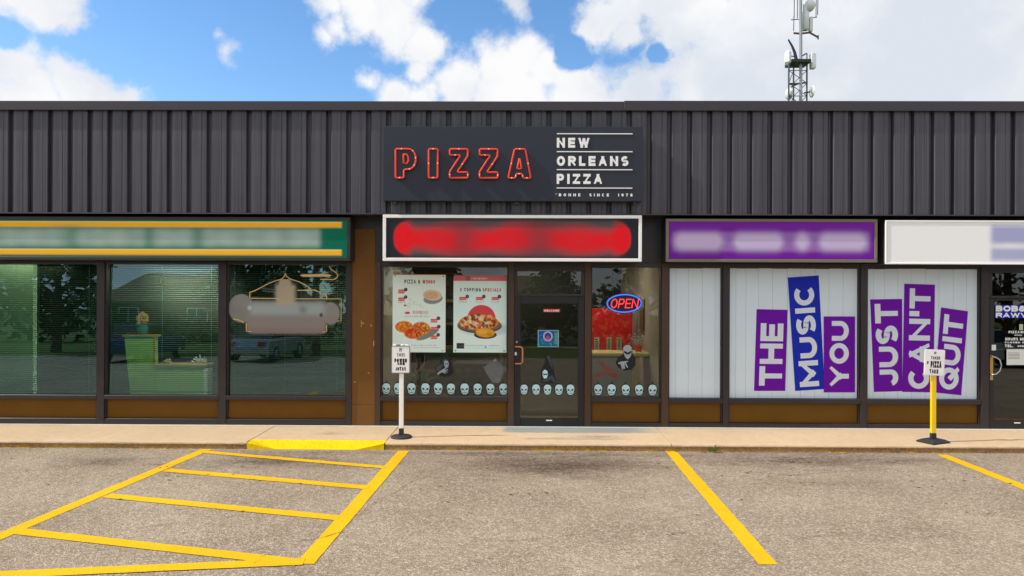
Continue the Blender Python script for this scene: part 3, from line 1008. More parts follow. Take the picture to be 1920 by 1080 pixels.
# pillars
zP = Z(760)
for (a, b) in ((660, 703.5), (-330, -275), (2215, 2262)):
    part('pillar', MB().bbox(X(a), X(b), -.012, .1, zP + .002, z_hd, .003).bbox(X(a), X(b), -.014, .1, .0, zP - .002, .003), 'pillar')
    part('pillar_head', MB().box(X(a), X(b), -.002, -.001 + .001, z_hd, z_hd + .01), 'frame')


for (a, b, t_, u_) in ((677, 678.2, 602, 614), (679, 683, 606, 608), (695, 697.5, 610, 613), (690, 693, 700, 701.5), (665, 667, 716, 719), (700, 702, 640, 650)):
    part('paint_scuff', MB().box(X(a), X(b), -.0135, -.0122, Z(u_), Z(t_)), 'wood')
part('base_caulk', MB().box(XL, XRT, -.055, -.036, .001, .012), 'paper')


def mull(a, b, top=492, m='frame', y0=-.03):
    x0, x1 = X(a), X(b)
    part('mullion', MB().bbox(x0, x1, y0, .098, 0, Z(top) - .001, .005), m)


def bay(a, b, gt, gb, kt, kb, gm, fm='frame', kick=True):
    """window between mullions: rails, glass pane, panel under it (photo rows at column 960)"""
    x0, x1 = X(a) + .001, X(b) - .001
    z0 = Z(492) - .001
    mb = MB()
    mb.bbox(x0, x1, -.015, .095, Z(gt), z0, .004)
    mb.bbox(x0, x1, -.035, .095, Z(kt) + .001, Z(gb), .006)
    mb.bbox(x0, x1, -.025, .095, 0.0, Z(kb), .006)
    s = .02
    mb.bbox(x0, x0 + s, .0, .095, Z(gb) + .001, Z(gt) - .001, .003).bbox(x1 - s, x1, .0, .095, Z(gb) + .001, Z(gt) - .001, .003)
    mb.bbox(x0, x0 + s, .0, .095, Z(kb) + .001, Z(kt), .003).bbox(x1 - s, x1, .0, .095, Z(kb) + .001, Z(kt), .003)
    w = mb.build('window', M_[fm], bld)
    MB().box(x0 + s + .001, x1 - s - .001, GLY, GLY + .001, Z(gb) + .001, Z(gt) - .001).build('pane', M_[gm], w)
    # flat sheet glass: keep one face
    MB().bbox(x0 + s + .001, x1 - s - .001, .03, .06, Z(kb) + .001, Z(kt), .004).build('bulkhead_panel', M_['kick'], w)
    return w


LEAN = math.tan(R(1.05))         # panes tilted back on purpose to lower the horizon in their reflections


def pane_fix():
    for o in COL.objects:
        if o.name.startswith('pane') or o.name.startswith('door_glass') or o.name.startswith('transom_glass'):
            vs = [v.co.copy() for v in o.data.vertices]
            xs1 = [v.x for v in vs]; zs1 = [v.z for v in vs]; y = vs[0].y
            m = o.data.materials[0]
            me = bpy.data.meshes.new(o.name)
            me.from_pydata([(min(xs1), y, min(zs1)), (max(xs1), y, min(zs1)), (max(xs1), y + LEAN * (max(zs1) - min(zs1)), max(zs1)), (min(xs1), y + LEAN * (max(zs1) - min(zs1)), max(zs1))], [], [(0, 1, 2, 3)])
            me.materials.append(m); o.data = me


# left shop
for a, b in ((183, 197), (411, 425), (650, 660), (-53, -39), (-275, -265)):
    mull(a, b)
for a, b in ((-265, -53), (-39, 183), (197, 411), (425, 650)):
    bay(a, b, 497, 744, 752, 788, 'glassL')
# pizza shop
mull(703.5, 714, m='brownframe'); mull(953, 964, m='brownframe'); mull(1096, 1108, m='brownframe'); mull(1240, 1253, m='brownframe')
bay(714, 953, 501, 744, 753, 791, 'glassM', 'frame')
bay(1108, 1240, 501, 744, 753, 791, 'glassM', 'frame')
# right shop
mull(1355, 1366); mull(1612.5, 1625); mull(1838, 1853); mull(1960, 1972); mull(2205, 2215); mull(2262, 2270)
for a, b in ((1253, 1355), (1366, 1612.5), (1625, 1838), (1972, 2205)):
    bay(a, b, 501, 745, 754, 791, 'glassM')
part('end_wall', MB().box(X(2270), XRT, 0, .1, 0, Z(492)), 'sidewall')
part('end_wall', MB().box(XL, X(-330), 0, .1, 0, Z(492)), 'sidewall')
part('transom_header', MB().box(X(960), X(1100), .0, .095, Z(504), Z(492) - .001), 'frame')


def door(a, b, hx, label, inner):
    x0, x1 = X(a) + .001, X(b) - .001
    zt = Z(556)
    # transom frame
    t = MB().bbox(x0, x1, -.03, .095, zt + .006, Z(551), .004).bbox(x0, x1, -.02, .095, Z(508), Z(492) - .001, .004)
    t.bbox(x0, x0 + .05, -.02, .095, Z(551) + .001, Z(508) - .001, .004).bbox(x1 - .05, x1, -.02, .095, Z(551) + .001, Z(508) - .001, .004)
    tf = t.build('transom', M_['frame'], bld)
    MB().box(x0 + .051, x1 - .051, GLY, GLY + .001, Z(551) + .001, Z(508) - .001).build('transom_glass', M_['glassM'], tf)
    gx0, gx1, gz0, gz1 = X(inner[0]), X(inner[1]), Z(inner[3]), Z(inner[2])
    d = MB()
    d.bbox(x0 + .004, gx0, -.02, .035, .012, zt, .005).bbox(gx1, x1 - .004, -.02, .035, .012, zt, .005)
    d.bbox(gx0 + .001, gx1 - .001, -.018, .035, gz1, zt, .004).bbox(gx0 + .001, gx1 - .001, -.018, .035, .012, gz0, .004)
    do = d.build('door', M_['doorframe'], bld)
    do['label'] = label
    MB().box(gx0 + .001, gx1 - .001, .01, .011, gz0 + .001, gz1 - .001).build('door_glass', M_['glassD'], do)
    MB().bbox(gx0 + .002, gx1 - .002, .06, .085, Z(653.5), Z(650.5), .006).build('push_bar', M_['steel'], do)
    MB().bbox(x0, x1, -.05, .09, .0, .010, .002).build('threshold', M_['steel'], do)
    # maker's plate at the foot of the door
    cx = X((a + b) / 2)
    MB().box(cx - .05, cx + .05, -.021, -.018, Z(788.5), Z(786.5)).build('door_plate', M_['letterwhite'], do)
    return do


d1 = door(964, 1096, 968, 'black framed glass door with a copper pull handle', (976, 1084, 569, 783))
hz1, hz0 = Z(649.5), Z(681)
hx = X(968, -.06)
pth = [(hx - .01, -.02, hz1), (hx - .01, -.07, hz1), (hx + .075, -.075, hz1), (hx + .105, -.075, hz1 - .03), (hx + .105, -.075, hz0 + .03), (hx + .075, -.075, hz0), (hx - .01, -.07, hz0), (hx - .01, -.02, hz0)]
MB().tube(pth, .0135, 10).build('handle', M_['copper'], d1)
MB().lathe([(.017, -.028), (.017, -.018)], (X(969), 0, Z(641)), 14, 'Y').build('lock_cylinder', M_['chrome'], d1)
MB().box(X(965.5), X(969), -.022, -.0195, Z(666), Z(660)).build('push_sticker', M_['paper'], d1)
d2 = door(1853, 1960, 1860, 'black framed glass door with white lettering and paper notice', (1863, 1950, 560, 783))
hx = X(1858, -.06)
ring = [(hx + .02, -.02, Z(664)), (hx + .02, -.08, Z(664)), (hx + .07, -.085, Z(665)), (hx + .13, -.085, Z(670)), (hx + .155, -.085, Z(680)), (hx + .13, -.085, Z(690)), (hx + .07, -.085, Z(696)), (hx + .02, -.08, Z(697)), (hx + .02, -.02, Z(697))]
MB().tube(ring, .011, 10).build('handle', M_['chrome'], d2)
MB().box(X(1855), X(1860.5), -.024, -.0205, Z(708), Z(662)).build('push_plate', M_['wood'], d2)
pane_fix()

# party walls and rooms
xp = X(682)
part('party_wall', MB().box(xp - .1, xp + .1, .11, 13.8, 0, 3.0), 'intgrey')
xp2 = X(1247)
part('party_wall', MB().box(xp2 - .05, xp2 + .1, .11, 13.8, 0, 3.0), 'intgrey')
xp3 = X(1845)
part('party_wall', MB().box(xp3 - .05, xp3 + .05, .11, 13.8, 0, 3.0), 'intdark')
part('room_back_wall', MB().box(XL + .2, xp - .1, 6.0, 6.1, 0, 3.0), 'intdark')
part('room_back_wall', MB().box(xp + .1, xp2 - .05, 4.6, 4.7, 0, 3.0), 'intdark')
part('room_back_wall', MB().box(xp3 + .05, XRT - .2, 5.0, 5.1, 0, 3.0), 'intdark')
# green partition in the left shop
part('green_partition', MB().box(XL + .3, X(62, .55), .55, .65, .0, 3.0), 'intgreen')
# ceiling panels, some seen lit through the glass; desk and partition ones added fill
def lamp(x, y, w, d, label, m='tube'):
    t = thing('ceiling_light', label, 'ceiling light', (x, y, 2.99), 'lit ceiling panels inside the shops')
    MB().bbox(x - w / 2 - .03, x + w / 2 + .03, y - d / 2 - .03, y + d / 2 + .03, 2.965, 2.997, .004).build('light_housing', M_['white'], t)
    MB().box(x - w / 2, x + w / 2, y - d / 2, y + d / 2, 2.955, 2.963).build('diffuser', M_[m], t)


lamp(X(600), 1.0, 1.2, .3, 'lit ceiling panel inside the green signed shop, nearest the brown pillar', 'tubeL')
lamp(X(300), .75, 1.2, .3, 'added fill panel on the ceiling brightening the green desk in the green signed shop', 'fillDesk')
lamp(X(20), .36, 1.4, .16, 'narrow added fill panel on the ceiling brightening the pale green partition', 'fillWall')
lamp(X(840), 2.2, 1.2, .3, 'lit ceiling panel inside the pizza shop behind the posters')
lamp(X(1110), 1.5, 1.2, .3, 'lit ceiling panel inside the pizza shop above the red wall')
lamp(X(1000), 3.6, 1.2, .3, 'lit ceiling panel seen through the glass above the pizza shop door')
exec_later = []

# ================================================================== SIGNS
def light_sign(name, label, a, b, t, bt, yf, yb, frame_px, fm, facefn, cat='sign', rec=.012, cell=1.5):
    """box sign: returns the empty; a,b,t,bt are the front outline in photo pixels"""
    x0, x1, z1, z0 = X(a, yf), X(b, yf), Z(t, yf), Z(bt, yf)
    o = thing(name, label, cat, ((x0 + x1) / 2, yb, z0))
    f = frame_px / F * (11.5 + yf)
    mb = MB()
    ym = yf + .03
    mb.bbox(x0, x1, yf, ym, z1 - f, z1, .006).bbox(x0, x1, yf, ym, z0, z0 + f, .006)
    mb.bbox(x0, x0 + f, yf, ym, z0 + f + .0005, z1 - f - .0005, .005).bbox(x1 - f, x1, yf, ym, z0 + f + .0005, z1 - f - .0005, .005)
    MB().bbox(x0 + .004, x1 - .004, ym + .001, yb, z0 + .004, z1 - .004, .005).build('sign_cabinet', M_['soffit'], o)
    mb.build('frame', fm, o)
    sheet('sign_face', a + frame_px, b - frame_px, t + frame_px, bt - frame_px, yf + rec, facefn, M_['lightbox'], o, cell=cell)
    return o


def fn_green(gx, gy):
    img = canvas(gx, (0, 112, 88))
    jit = 1 + 0.15 * np.sin(gx / 23) * np.sin(gx / 9.1)
    m = sb(gx, gy, -300, 600, 430, 465, 15)
    gaps = np.ones_like(gx)
    for c, w in ((140, 14), (280, 12), (372, 14), (-30, 14), (-130, 14)):
        gaps -= 0.5 * np.exp(-((gx - c) / w) ** 2)
    blend(img, np.clip(m * gaps * .85 * jit, 0, 1), (158, 184, 174))
    for (c, w) in ((50, 34), (155, 18), (222, 30), (330, 30), (420, 26), (510, 22), (570, 20)):
        blend(img, .4 * np.exp(-((gx - c) / w) ** 2) * np.exp(-((gy - 447) / 11) ** 2), (204, 216, 212))
    # gold bands, lighter edge at the top of each
    for (y0, y1) in ((417, 428), (469, 480)):
        blend(img, sb(gx, gy, -999, 640, y0, y1, 1.5), (255, 190, 50))
        blend(img, sb(gx, gy, -999, 640, y0 + .4, y0 + 2.4, 1.5), (255, 226, 140))
    blend(img, .5 * np.exp(-((gx - 130) / 30) ** 2) * np.exp(-((gy - 428) / 5) ** 2), (150, 150, 120))
    return img


def fn_red(gx, gy):
    img = canvas(gx, (44, 44, 52))
    raw = 1 - np.maximum(0, np.maximum(772 - gx, gx - 1148)) / 36
    d = np.clip(raw, 0, 1)
    half = 33 * np.sqrt(np.clip(1 - (1 - d) ** 2, 0, 1)) + .01
    inside = 1 / (1 + np.exp((np.abs(gy - 447) - half) / 1.5))
    inside = inside * np.clip(raw * 8, 0, 1)
    side0 = np.clip(np.maximum(0, np.maximum(775 - gx, gx - 1145)) / 30, 0, 1)
    blend(img, inside * .8, (96, 92, 96))
    t = np.clip(np.clip(1.45 - np.abs(gy - 449 + 3 * np.sin(gx / 37)) / (23 + 3 * np.sin(gx / 19 + 1)), 0, 1) * (.93 + .07 * np.sin(gx / 11) * np.sin(gy / 7)) + side0, 0, 1)
    gaps = np.ones_like(gx)
    for c, w in ((868, 14), (1010, 18)):
        gaps -= .38 * np.exp(-((gx - c) / w) ** 2)
    side = np.clip(np.maximum(0, np.maximum(790 - gx, gx - 1130)) / 30, 0, 1)
    blend(img, np.clip(inside * np.maximum(t * gaps, side * .0), 0, 1), (238, 26, 38))
    blend(img, inside * .5 * np.exp(-((gx - 868) / 30) ** 2), (150, 50, 60))
    blend(img, inside * .5 * np.exp(-((gx - 1010) / 36) ** 2), (140, 50, 60))
    return img


def fn_purple(gx, gy):
    img = canvas(gx, (122, 36, 168))
    blend(img, .35 * sb(gx, gy, 1200, 1700, 470, 520, 50), (104, 12, 150))
    for (x0, x1) in ((1264, 1355), (1375, 1468), (1490, 1518), (1535, 1625)):
        blend(img, .95 * np.exp(-(np.maximum(0, np.hypot(np.maximum(0, np.abs(gx - (x0 + x1) / 2) - (x1 - x0) / 2 + 16), (gy - 452) * 1.0) - 7) / 10) ** 2), (216, 204, 238))
    edge = sb(gx, gy, 1261, 1629, 434, 470, 10)
    blend(img, .35 * edge, (196, 170, 220))
    return img


def fn_white(gx, gy):
    img = canvas(gx, (250, 252, 255))
    blend(img, .75 * sb(gx, gy, 1858, 2050, 420, 455, 16), (136, 140, 204))
    blend(img, .7 * sb(gx, gy, 1858, 2050, 462, 486, 14), (140, 146, 208))
    blend(img, .35 * np.exp(-((gx - 1895) / 18) ** 2) * np.exp(-((gy - 458) / 5) ** 2), (250, 250, 255))
    return img


light_sign('shop_sign', 'long green light box sign with two gold bands and a smeared grey strip', -430, 656, 408, 490, -.36, -.003, 6, M_['frame'], fn_green, cell=2)
o = light_sign('shop_sign', 'white framed light box sign with smeared red band above the pizza shop door', 717, 1203, 403, 490, -.5, -.003, 6, M_['white'], fn_red, cell=1.5)
light_sign('shop_sign', 'purple light box sign with pale smeared patches in an olive grey frame', 1248, 1645, 409, 490, -.36, -.003, 5.5, M_['greyframe'], fn_purple)
light_sign('shop_sign', 'white light box sign with a smeared blue patch at the right edge of the photo', 1660, 2195, 411, 493, -.42, -.003, 3, M_['white'], fn_white, cell=2)

# black pizza sign on the fascia
YS = FY - .16
ps = thing('pizza_sign', 'large black sign board with red neon outline PIZZA and white lettering on the fascia', 'sign', (X(960, YS), FY, Z(377, YS)))
MB().bbox(X(717, YS), X(1204, YS), YS, FY - .025, Z(377, YS), Z(237, YS), .006).build('board', M_['navy'], ps)
for px in (740, 968, 1188):
    MB().bbox(X(px, FY) - .03, X(px, FY) + .03, FY - .07, FY - .001, Z(384, FY), Z(378, FY), .004).build('mounting_bracket', M_['darksteel'], ps)
yl = YS - .003
T = .015


def letter(name, outl, holes=()):
    """outline tube letter: dark channel body, red tube round the edge, little white standoffs"""
    P = [(X(a, yl), Z(b, yl)) for a, b in outl]
    body = MB().poly(P[::-1], yl - .028, yl)
    lo = body.build('letter', M_['navy'], ps)
    lo['label'] = 'channel letter ' + name + ' with red neon outline'
    for pts in (outl,) + tuple(holes):
        path = [(X(a, yl), yl - .042, Z(b, yl)) for a, b in pts]
        # resample corners so the tube stays round
        fine = []
        n = len(path)
        for i in range(n):
            A, B = Vector(path[i]), Vector(path[(i + 1) % n])
            L_ = (B - A).length
            if L_ > .06:
                fine += [A.lerp(B, .012 / L_), A.lerp(B, 1 - .012 / L_)]
            else:
                fine += [A]
        MB().tube(fine, T, 8, True).build('neon_tube', M_['neon'], lo)
    k = MB()
    n = len(outl)
    for i in range(0, n, max(1, n // 5)):
        a = outl[i]; b = outl[(i + 1) % n]
        cx, cz = X((a[0] + b[0]) / 2, yl), Z((a[1] + b[1]) / 2, yl)
        k.bbox(cx - .008, cx + .008, yl - .064, yl - .001, cz - .008, cz + .008, .003)
    k.build('standoff', M_['letterwhite'], lo)


def crop(p):
    return [(700 + a / 3.375, 180 + b / 3.375) for a, b in p]


letter('P', crop([(140, 340), (215, 340)] + [(222 + 46 * math.cos(R(t)), 404 + 64 * math.sin(R(t))) for t in range(-75, 91, 15)] + [(193, 470), (193, 522), (140, 522)]),
       (crop([(190, 374), (212, 376), (221, 390), (221, 416), (212, 432), (190, 434)]),))
letter('I', crop([(349, 340), (406, 340), (406, 522), (349, 522)]))
zz = [(482, 340), (595, 340), (595, 384), (528, 486), (596, 486), (596, 522), (482, 522), (482, 484), (550, 378), (482, 378)]
letter('Z', crop(zz))
letter('Z', crop([(a + 188, b) for a, b in zz]))
letter('A', crop([(890, 340), (957, 340), (993, 522), (944, 522), (938, 496), (901, 496), (896, 522), (850, 522)]), (crop([(921, 394), (934, 464), (906, 464)]),))
for (s, a, b, t, bt) in (('NEW', 1042.8, 1103.9, 258.5, 277), ('ORLEANS', 1042.8, 1177, 292.6, 311), ('PIZZA', 1042.8, 1127.8, 326, 344.7)):
    text_obj('lettering', s, X(a, YS), X(b, YS), Z(bt, YS), Z(t, YS), YS - .012, M_['letterwhite'], ps, t=.26, gap=.34, ws=1.0, depth=.01, each=True)
text_obj('lettering', "*BONNE  SINCE  1978", X(1041, YS), X(1185, YS), Z(368, YS), Z(362.5, YS), YS - .003, M_['letterwhite'], ps, t=.25, gap=.7, ws=.9)
for r_ in (250.8, 284.3, 318, 352.4):
    MB().box(X(1042.8, YS), X(1184.6, YS), YS - .012, YS - .0005, Z(r_ + .85, YS), Z(r_ - .85, YS)).build('sign_rule', M_['letterwhite'], ps)

# ================================================================== WINDOW WRAPS on the right shop
YW = GLY + .012
def wrap(a, b, seams, label):
    o = thing('window_covering', label, 'window covering', (X(a), YW, Z(750)))
    e = [a] + seams + [b]
    for i, (p, q) in enumerate(zip(e[:-1], e[1:])):
        x0, x1 = X(p) + .0014, X(q) - .0014
        dy = random.uniform(0, .0015)
        MB().bbox(x0, x1, GLY - .009 - dy, GLY - .004, Z(745) + .003, Z(501) - random.uniform(.003, .012), .0012).build('vinyl_strip', M_['vinyl'], o)
    return o


wrap(1256, 1352, [1268, 1292, 1318, 1342], 'plain white vertical strip covering in the narrow window under the purple sign')
wrap(1369, 1609.5, [1381, 1400, 1424, 1450, 1478, 1503, 1530, 1556, 1583], 'white strip covering behind the words THE MUSIC YOU')
wrap(1628, 1835, [1640, 1661, 1686, 1712, 1738, 1763, 1790, 1815], 'white strip covering behind the words JUST CAN\'T QUIT')
YP = GLY - .0125


def block(s, quad, u0, u1, v0, v1, m, lift, label, t=.25):
    P = [onY(a, b, YP) for a, b in quad]          # tl, tr, br, bl
    o = thing('word_decal', label, 'window decal', (P[3].x, YP, P[3].z), 'slanted word blocks on the white windows')
    yb = YP - lift
    MB().poly([(p.x, p.z) for p in (P[3], P[2], P[1], P[0])], yb, yb + .0008).build('backing', m, o)

    def fn(u, v, y):
        U = u0 + (u1 - u0) * u          # bottom -> top of the block
        V = v0 + (v1 - v0) * (1 - v)    # left -> right
        l_ = P[3].lerp(P[0], U); r_ = P[2].lerp(P[1], U)
        p = l_.lerp(r_, V)
        return (p.x, y, p.z)
    text_obj('lettering', s, 0, 1, 0, 1, yb - .0006, M_['printwhite'], o, t=t, gap=.12, ws=1.25, fn=fn, step=.0002, each=True)


block('THE', [(1418.7, 579.6), (1476.9, 580.9), (1472.4, 732.9), (1413.8, 732.9)], .065, .83, .15, .88, M_['purple'], 0, 'purple block with the word THE reading upward on the white window')
block('MUSIC', [(1476.9, 520.4), (1535, 516.4), (1546.2, 729.3), (1491, 732.9)], .03, .93, .17, .82, M_['blue'], .0022, 'tall blue block with the word MUSIC reading upward on the white window')
block('YOU', [(1544.4, 593.3), (1603, 593.3), (1603, 735.6), (1544.4, 735.6)], .08, .94, .18, .8, M_['purple'], .0044, 'short purple block with the word YOU reading upward beside the blue block')
block('JUST', [(1631.6, 561.3), (1691.6, 560.4), (1692, 733.3), (1638.7, 735)], .06, .95, .13, .86, M_['purple'], 0, 'purple block with the word JUST reading upward at the left of the last white window')
block("CAN'T", [(1695.6, 532), (1753, 533.8), (1750, 735.6), (1691.6, 734.7)], .03, .96, .18, .86, M_['purple'], .0022, 'tall purple block with the word CAN\'T reading upward')
block('QUIT', [(1764.4, 576.4), (1814.7, 583.6), (1802, 740.9), (1751, 735.6)], .05, .93, .14, .86, M_['purple'], .0044, 'leaning purple block with the word QUIT reading upward behind the yellow post')

# ================================================================== POSTERS
YQ = GLY - .004
def cr(gx, gy):     # photo px -> coordinates of the 6x enlargement the posters were measured in
    return (gx - 730) * 6, (gy - 500) * 6


def ell(x, y, cx, cy, rx, ry, s=.06, ang=0.0):
    c, sn = math.cos(R(ang)), math.sin(R(ang))
    a = ((x - cx) * c + (y - cy) * sn) / rx; b = (-(x - cx) * sn + (y - cy) * c) / ry
    return np.clip((1 - np.sqrt(a * a + b * b)) / s + .5, 0, 1)


def toppings(img, x, y, cx, cy, rx, ry, seed, n=60, cols=((200, 46, 30), (236, 190, 110), (90, 110, 40), (246, 150, 60), (150, 30, 24)), ang=0):
    rr = random.Random(seed)
    blend(img, ell(x, y, cx, cy, rx, ry, .05, ang), (226, 142, 48))
    blend(img, ell(x, y, cx, cy, rx * .88, ry * .84, .1, ang), (222, 98, 44))
    for i in range(n):
        a = rr.uniform(0, 6.283); q = math.sqrt(rr.random()) * .84
        px_, py_ = cx + rx * q * math.cos(a), cy + ry * q * math.sin(a)
        s = rr.uniform(.05, .13)
        blend(img, .85 * ell(x, y, px_, py_, rx * s * 1.2, rx * s * .75, .5, rr.uniform(0, 180)), rr.choice(cols))


def tagmark(img, x, y, x0, x1, y0, y1, cx, cy):
    blend(img, sb(x, y, x0, x1, y0, y1, 6), (222, 52, 48))
    rr = random.Random(int(x0 + y0))
    for i in range(5):
        xx = x0 + 8 + (x1 - x0 - 16) * i / 4
        blend(img, .8 * sb(x, y, xx - 3, xx + 4, y0 + 12, y1 - 10, 5), (250, 226, 220))
    blend(img, ell(x, y, cx, cy, 20, 20, .15), (30, 36, 50))
    blend(img, .8 * ell(x, y, cx, cy, 6, 6, .5), (160, 165, 175))


def squiggle(img, x, y, x0, x1, y0, c=(110, 124, 130), seed=1, h=7, k=.7):
    rr = random.Random(seed); a = x0
    while a < x1:
        w = rr.uniform(6, 22)
        blend(img, k * rr.uniform(.4, 1) * sb(x, y, a, min(x1, a + w), y0, y0 + h, 5), c)
        a += w + rr.uniform(3, 8)


def poster_a(gx, gy):
    x, y = cr(gx, gy)
    img = canvas(gx, (236, 255, 250))
    blend(img, .35 * sb(x, y, 0, 700, 800, 1000, 300), (220, 248, 244))
    blend(img, sb(x, y, 0, 700, 60, 97, 4), (214, 96, 52))
    squiggle(img, x, y, 245, 345, 210, (150, 160, 165), 3, 5, .5)
    blend(img, ell(x, y, 490, 365, 108, 58, .1, -6), (136, 150, 162))
    blend(img, ell(x, y, 482, 325, 106, 60, .08, 6), (226, 206, 170))
    toppings(img, x, y, 470, 325, 80, 42, 5, 26, ((230, 190, 160), (222, 140, 120), (170, 170, 110), (214, 96, 80), (240, 226, 190)))
    blend(img, .55 * ell(x, y, 482, 322, 100, 56, .2, 6), (232, 214, 182))
    for i in range(14):
        rr = random.Random(i); blend(img, .35 * ell(x, y, rr.uniform(180, 380), rr.uniform(360, 460), 16, 8, .6, rr.uniform(0, 90)), (196, 210, 150))
    tagmark(img, x, y, 98, 172, 262, 304, 183, 262)
    tagmark(img, x, y, 98, 172, 352, 392, 182, 347)
    squiggle(img, x, y, 96, 180, 403, (90, 100, 110), 5, 10)
    blend(img, ell(x, y, 177, 440, 16, 11, .2), (214, 60, 54))
    blend(img, ell(x, y, 203, 524, 30, 14, .3), (222, 66, 52))
    squiggle(img, x, y, 265, 352, 500, (216, 56, 50), 8, 34, 1)
    squiggle(img, x, y, 352, 437, 500, (214, 56, 56), 9, 40, 1)
    squiggle(img, x, y, 170, 460, 556, (80, 92, 96), 10, 12, .7)
    squiggle(img, x, y, 150, 440, 576, (150, 165, 165), 12, 4, .6)
    blend(img, ell(x, y, 430, 760, 140, 46, .15, -26), (130, 140, 140))
    toppings(img, x, y, 165, 682, 100, 66, 2, 50, ((228, 150, 40), (246, 190, 60), (206, 110, 30), (240, 170, 50)))
    toppings(img, x, y, 355, 700, 104, 76, 3, 60, ((236, 200, 90), (150, 120, 40), (206, 80, 40), (244, 214, 130), (90, 90, 40)))
    toppings(img, x, y, 268, 752, 104, 66, 4, 80, ((206, 40, 26), (150, 24, 20), (240, 150, 70), (232, 90, 50)))
    tagmark(img, x, y, 465, 540, 592, 632, 552, 584)
    tagmark(img, x, y, 465, 540, 683, 720, 556, 678)
    tagmark(img, x, y, 465, 540, 778, 818, 550, 770)
    squiggle(img, x, y, 245, 525, 884, (100, 120, 120), 21, 10, .7)
    squiggle(img, x, y, 280, 575, 912, (90, 104, 108), 22, 7, .5)
    for p in ((62, 106), (606, 112), (602, 948)):
        blend(img, .7 * ell(x, y, p[0], p[1], 10, 8, .4), (70, 90, 90))
    return img


def poster_b(gx, gy):
    x, y = cr(gx, gy)
    img = canvas(gx, (230, 255, 252))
    blend(img, .5 * sb(x, y, 740, 1300, 720, 860, 120), (240, 255, 250))
    blend(img, sb(x, y, 700, 1400, 80, 162, 4), (214, 112, 124))
    blend(img, .8 * sb(x, y, 860, 905, 108, 160, 8), (150, 96, 110))
    squiggle(img, x, y, 920, 1105, 124, (240, 222, 222), 4, 22, .9)
    for (x0, cx) in ((785, 876), (973, 1062), (1150, 1238)):
        tagmark(img, x, y, x0, x0 + 82, 343, 376, cx, 337)
        squiggle(img, x, y, x0 - 8, x0 + 92, 386, (80, 94, 104), x0, 7, .7)
        squiggle(img, x, y, x0 - 2, x0 + 84, 402, (110, 124, 130), x0 + 1, 8, .6)
    blend(img, ell(x, y, 1036, 590, 160, 158, .02), (226, 78, 84))
    blend(img, .4 * ell(x, y, 1080, 700, 270, 80, .4), (150, 170, 176))
    blend(img, ell(x, y, 1016, 668, 250, 84, .05), (92, 80, 74))
    blend(img, ell(x, y, 1012, 655, 244, 80, .05), (120, 106, 92))
    toppings(img, x, y, 1008, 628, 222, 88, 11, 150, ((196, 40, 34), (240, 206, 150), (90, 80, 30), (236, 150, 70), (160, 30, 30), (250, 226, 180)))
    blend(img, ell(x, y, 1080, 768, 128, 46, .06), (74, 62, 52))
    blend(img, ell(x, y, 1078, 745, 108, 52, .08, 4), (232, 166, 50))
    blend(img, .6 * ell(x, y, 1050, 735, 60, 24, .5, 4), (246, 196, 90))
    blend(img, .6 * ell(x, y, 1130, 765, 40, 18, .5, 20), (206, 120, 30))
    blend(img, sb(x, y, 757, 843, 862, 924, 4), (46, 46, 52))
    squiggle(img, x, y, 768, 836, 884, (120, 120, 124), 31, 12, .8)
    squiggle(img, x, y, 768, 836, 902, (120, 120, 124), 32, 10, .8)
    squiggle(img, x, y, 858, 1070, 884, (96, 112, 116), 33, 9, .8)
    squiggle(img, x, y, 1120, 1240, 884, (96, 112, 116), 34, 9, .8)
    squiggle(img, x, y, 858, 1280, 914, (110, 126, 128), 35, 6, .5)
    blend(img, .7 * ell(x, y, 1082, 904, 5, 24, .3, 30), (214, 110, 90)); blend(img, .7 * ell(x, y, 1082, 904, 5, 24, .3, -30), (214, 110, 90))
    for p in ((728, 98), (1305, 100), (745, 948), (1292, 948)):
        blend(img, .8 * ell(x, y, p[0], p[1], 10, 9, .4), (70, 80, 90))
    return img


def pc(a):
    return 730 + a / 6.0


def pr(a):
    return 500 + a / 6.0


pa = thing('poster', 'pale poster headed PIZZA & WINGS, the left one in the pizza shop window', 'poster', (X(785), YQ, Z(661)))
MB().box(X(736), X(834.8), YQ + .0004, YQ + .002, Z(661.3), Z(515.2)).build('poster_backing', M_['paper'], pa)
sheet('poster_print', 736, 834.8, 515, 661.3, YQ, poster_a, M_['print'], pa, cell=.75)
text_obj('lettering', 'PIZZA &', X(pc(162)), X(pc(342)), Z(pr(193)), Z(pr(150)), YQ - .0005, M_['textdark'], pa, t=.22, gap=.25, ws=.8)
text_obj('lettering', 'WINGS', X(pc(366)), X(pc(510)), Z(pr(193)), Z(pr(152)), YQ - .0005, M_['textred'], pa, t=.24, gap=.2, ws=.8)
pb = thing('poster', 'pale poster with a pink top band headed 3 TOPPING SPECIALS, beside the pizza shop door', 'poster', (X(900), YQ, Z(661)))
MB().box(X(850), X(949.6), YQ + .0004, YQ + .002, Z(661.3), Z(516.5)).build('poster_backing', M_['paper'], pb)
sheet('poster_print', 850, 949.6, 516.5, 661.3, YQ, poster_b, M_['print'], pb, cell=.75)
text_obj('lettering', '3 TOPPING', X(pc(790)), X(pc(1026)), Z(pr(281)), Z(pr(242)), YQ - .0005, M_['textdark'], pb, t=.22, gap=.3, ws=.75)
text_obj('lettering', 'SPECIALS', X(pc(1046)), X(pc(1255)), Z(pr(281)), Z(pr(242)), YQ - .0005, M_['textred'], pb, t=.25, gap=.25, ws=.75)

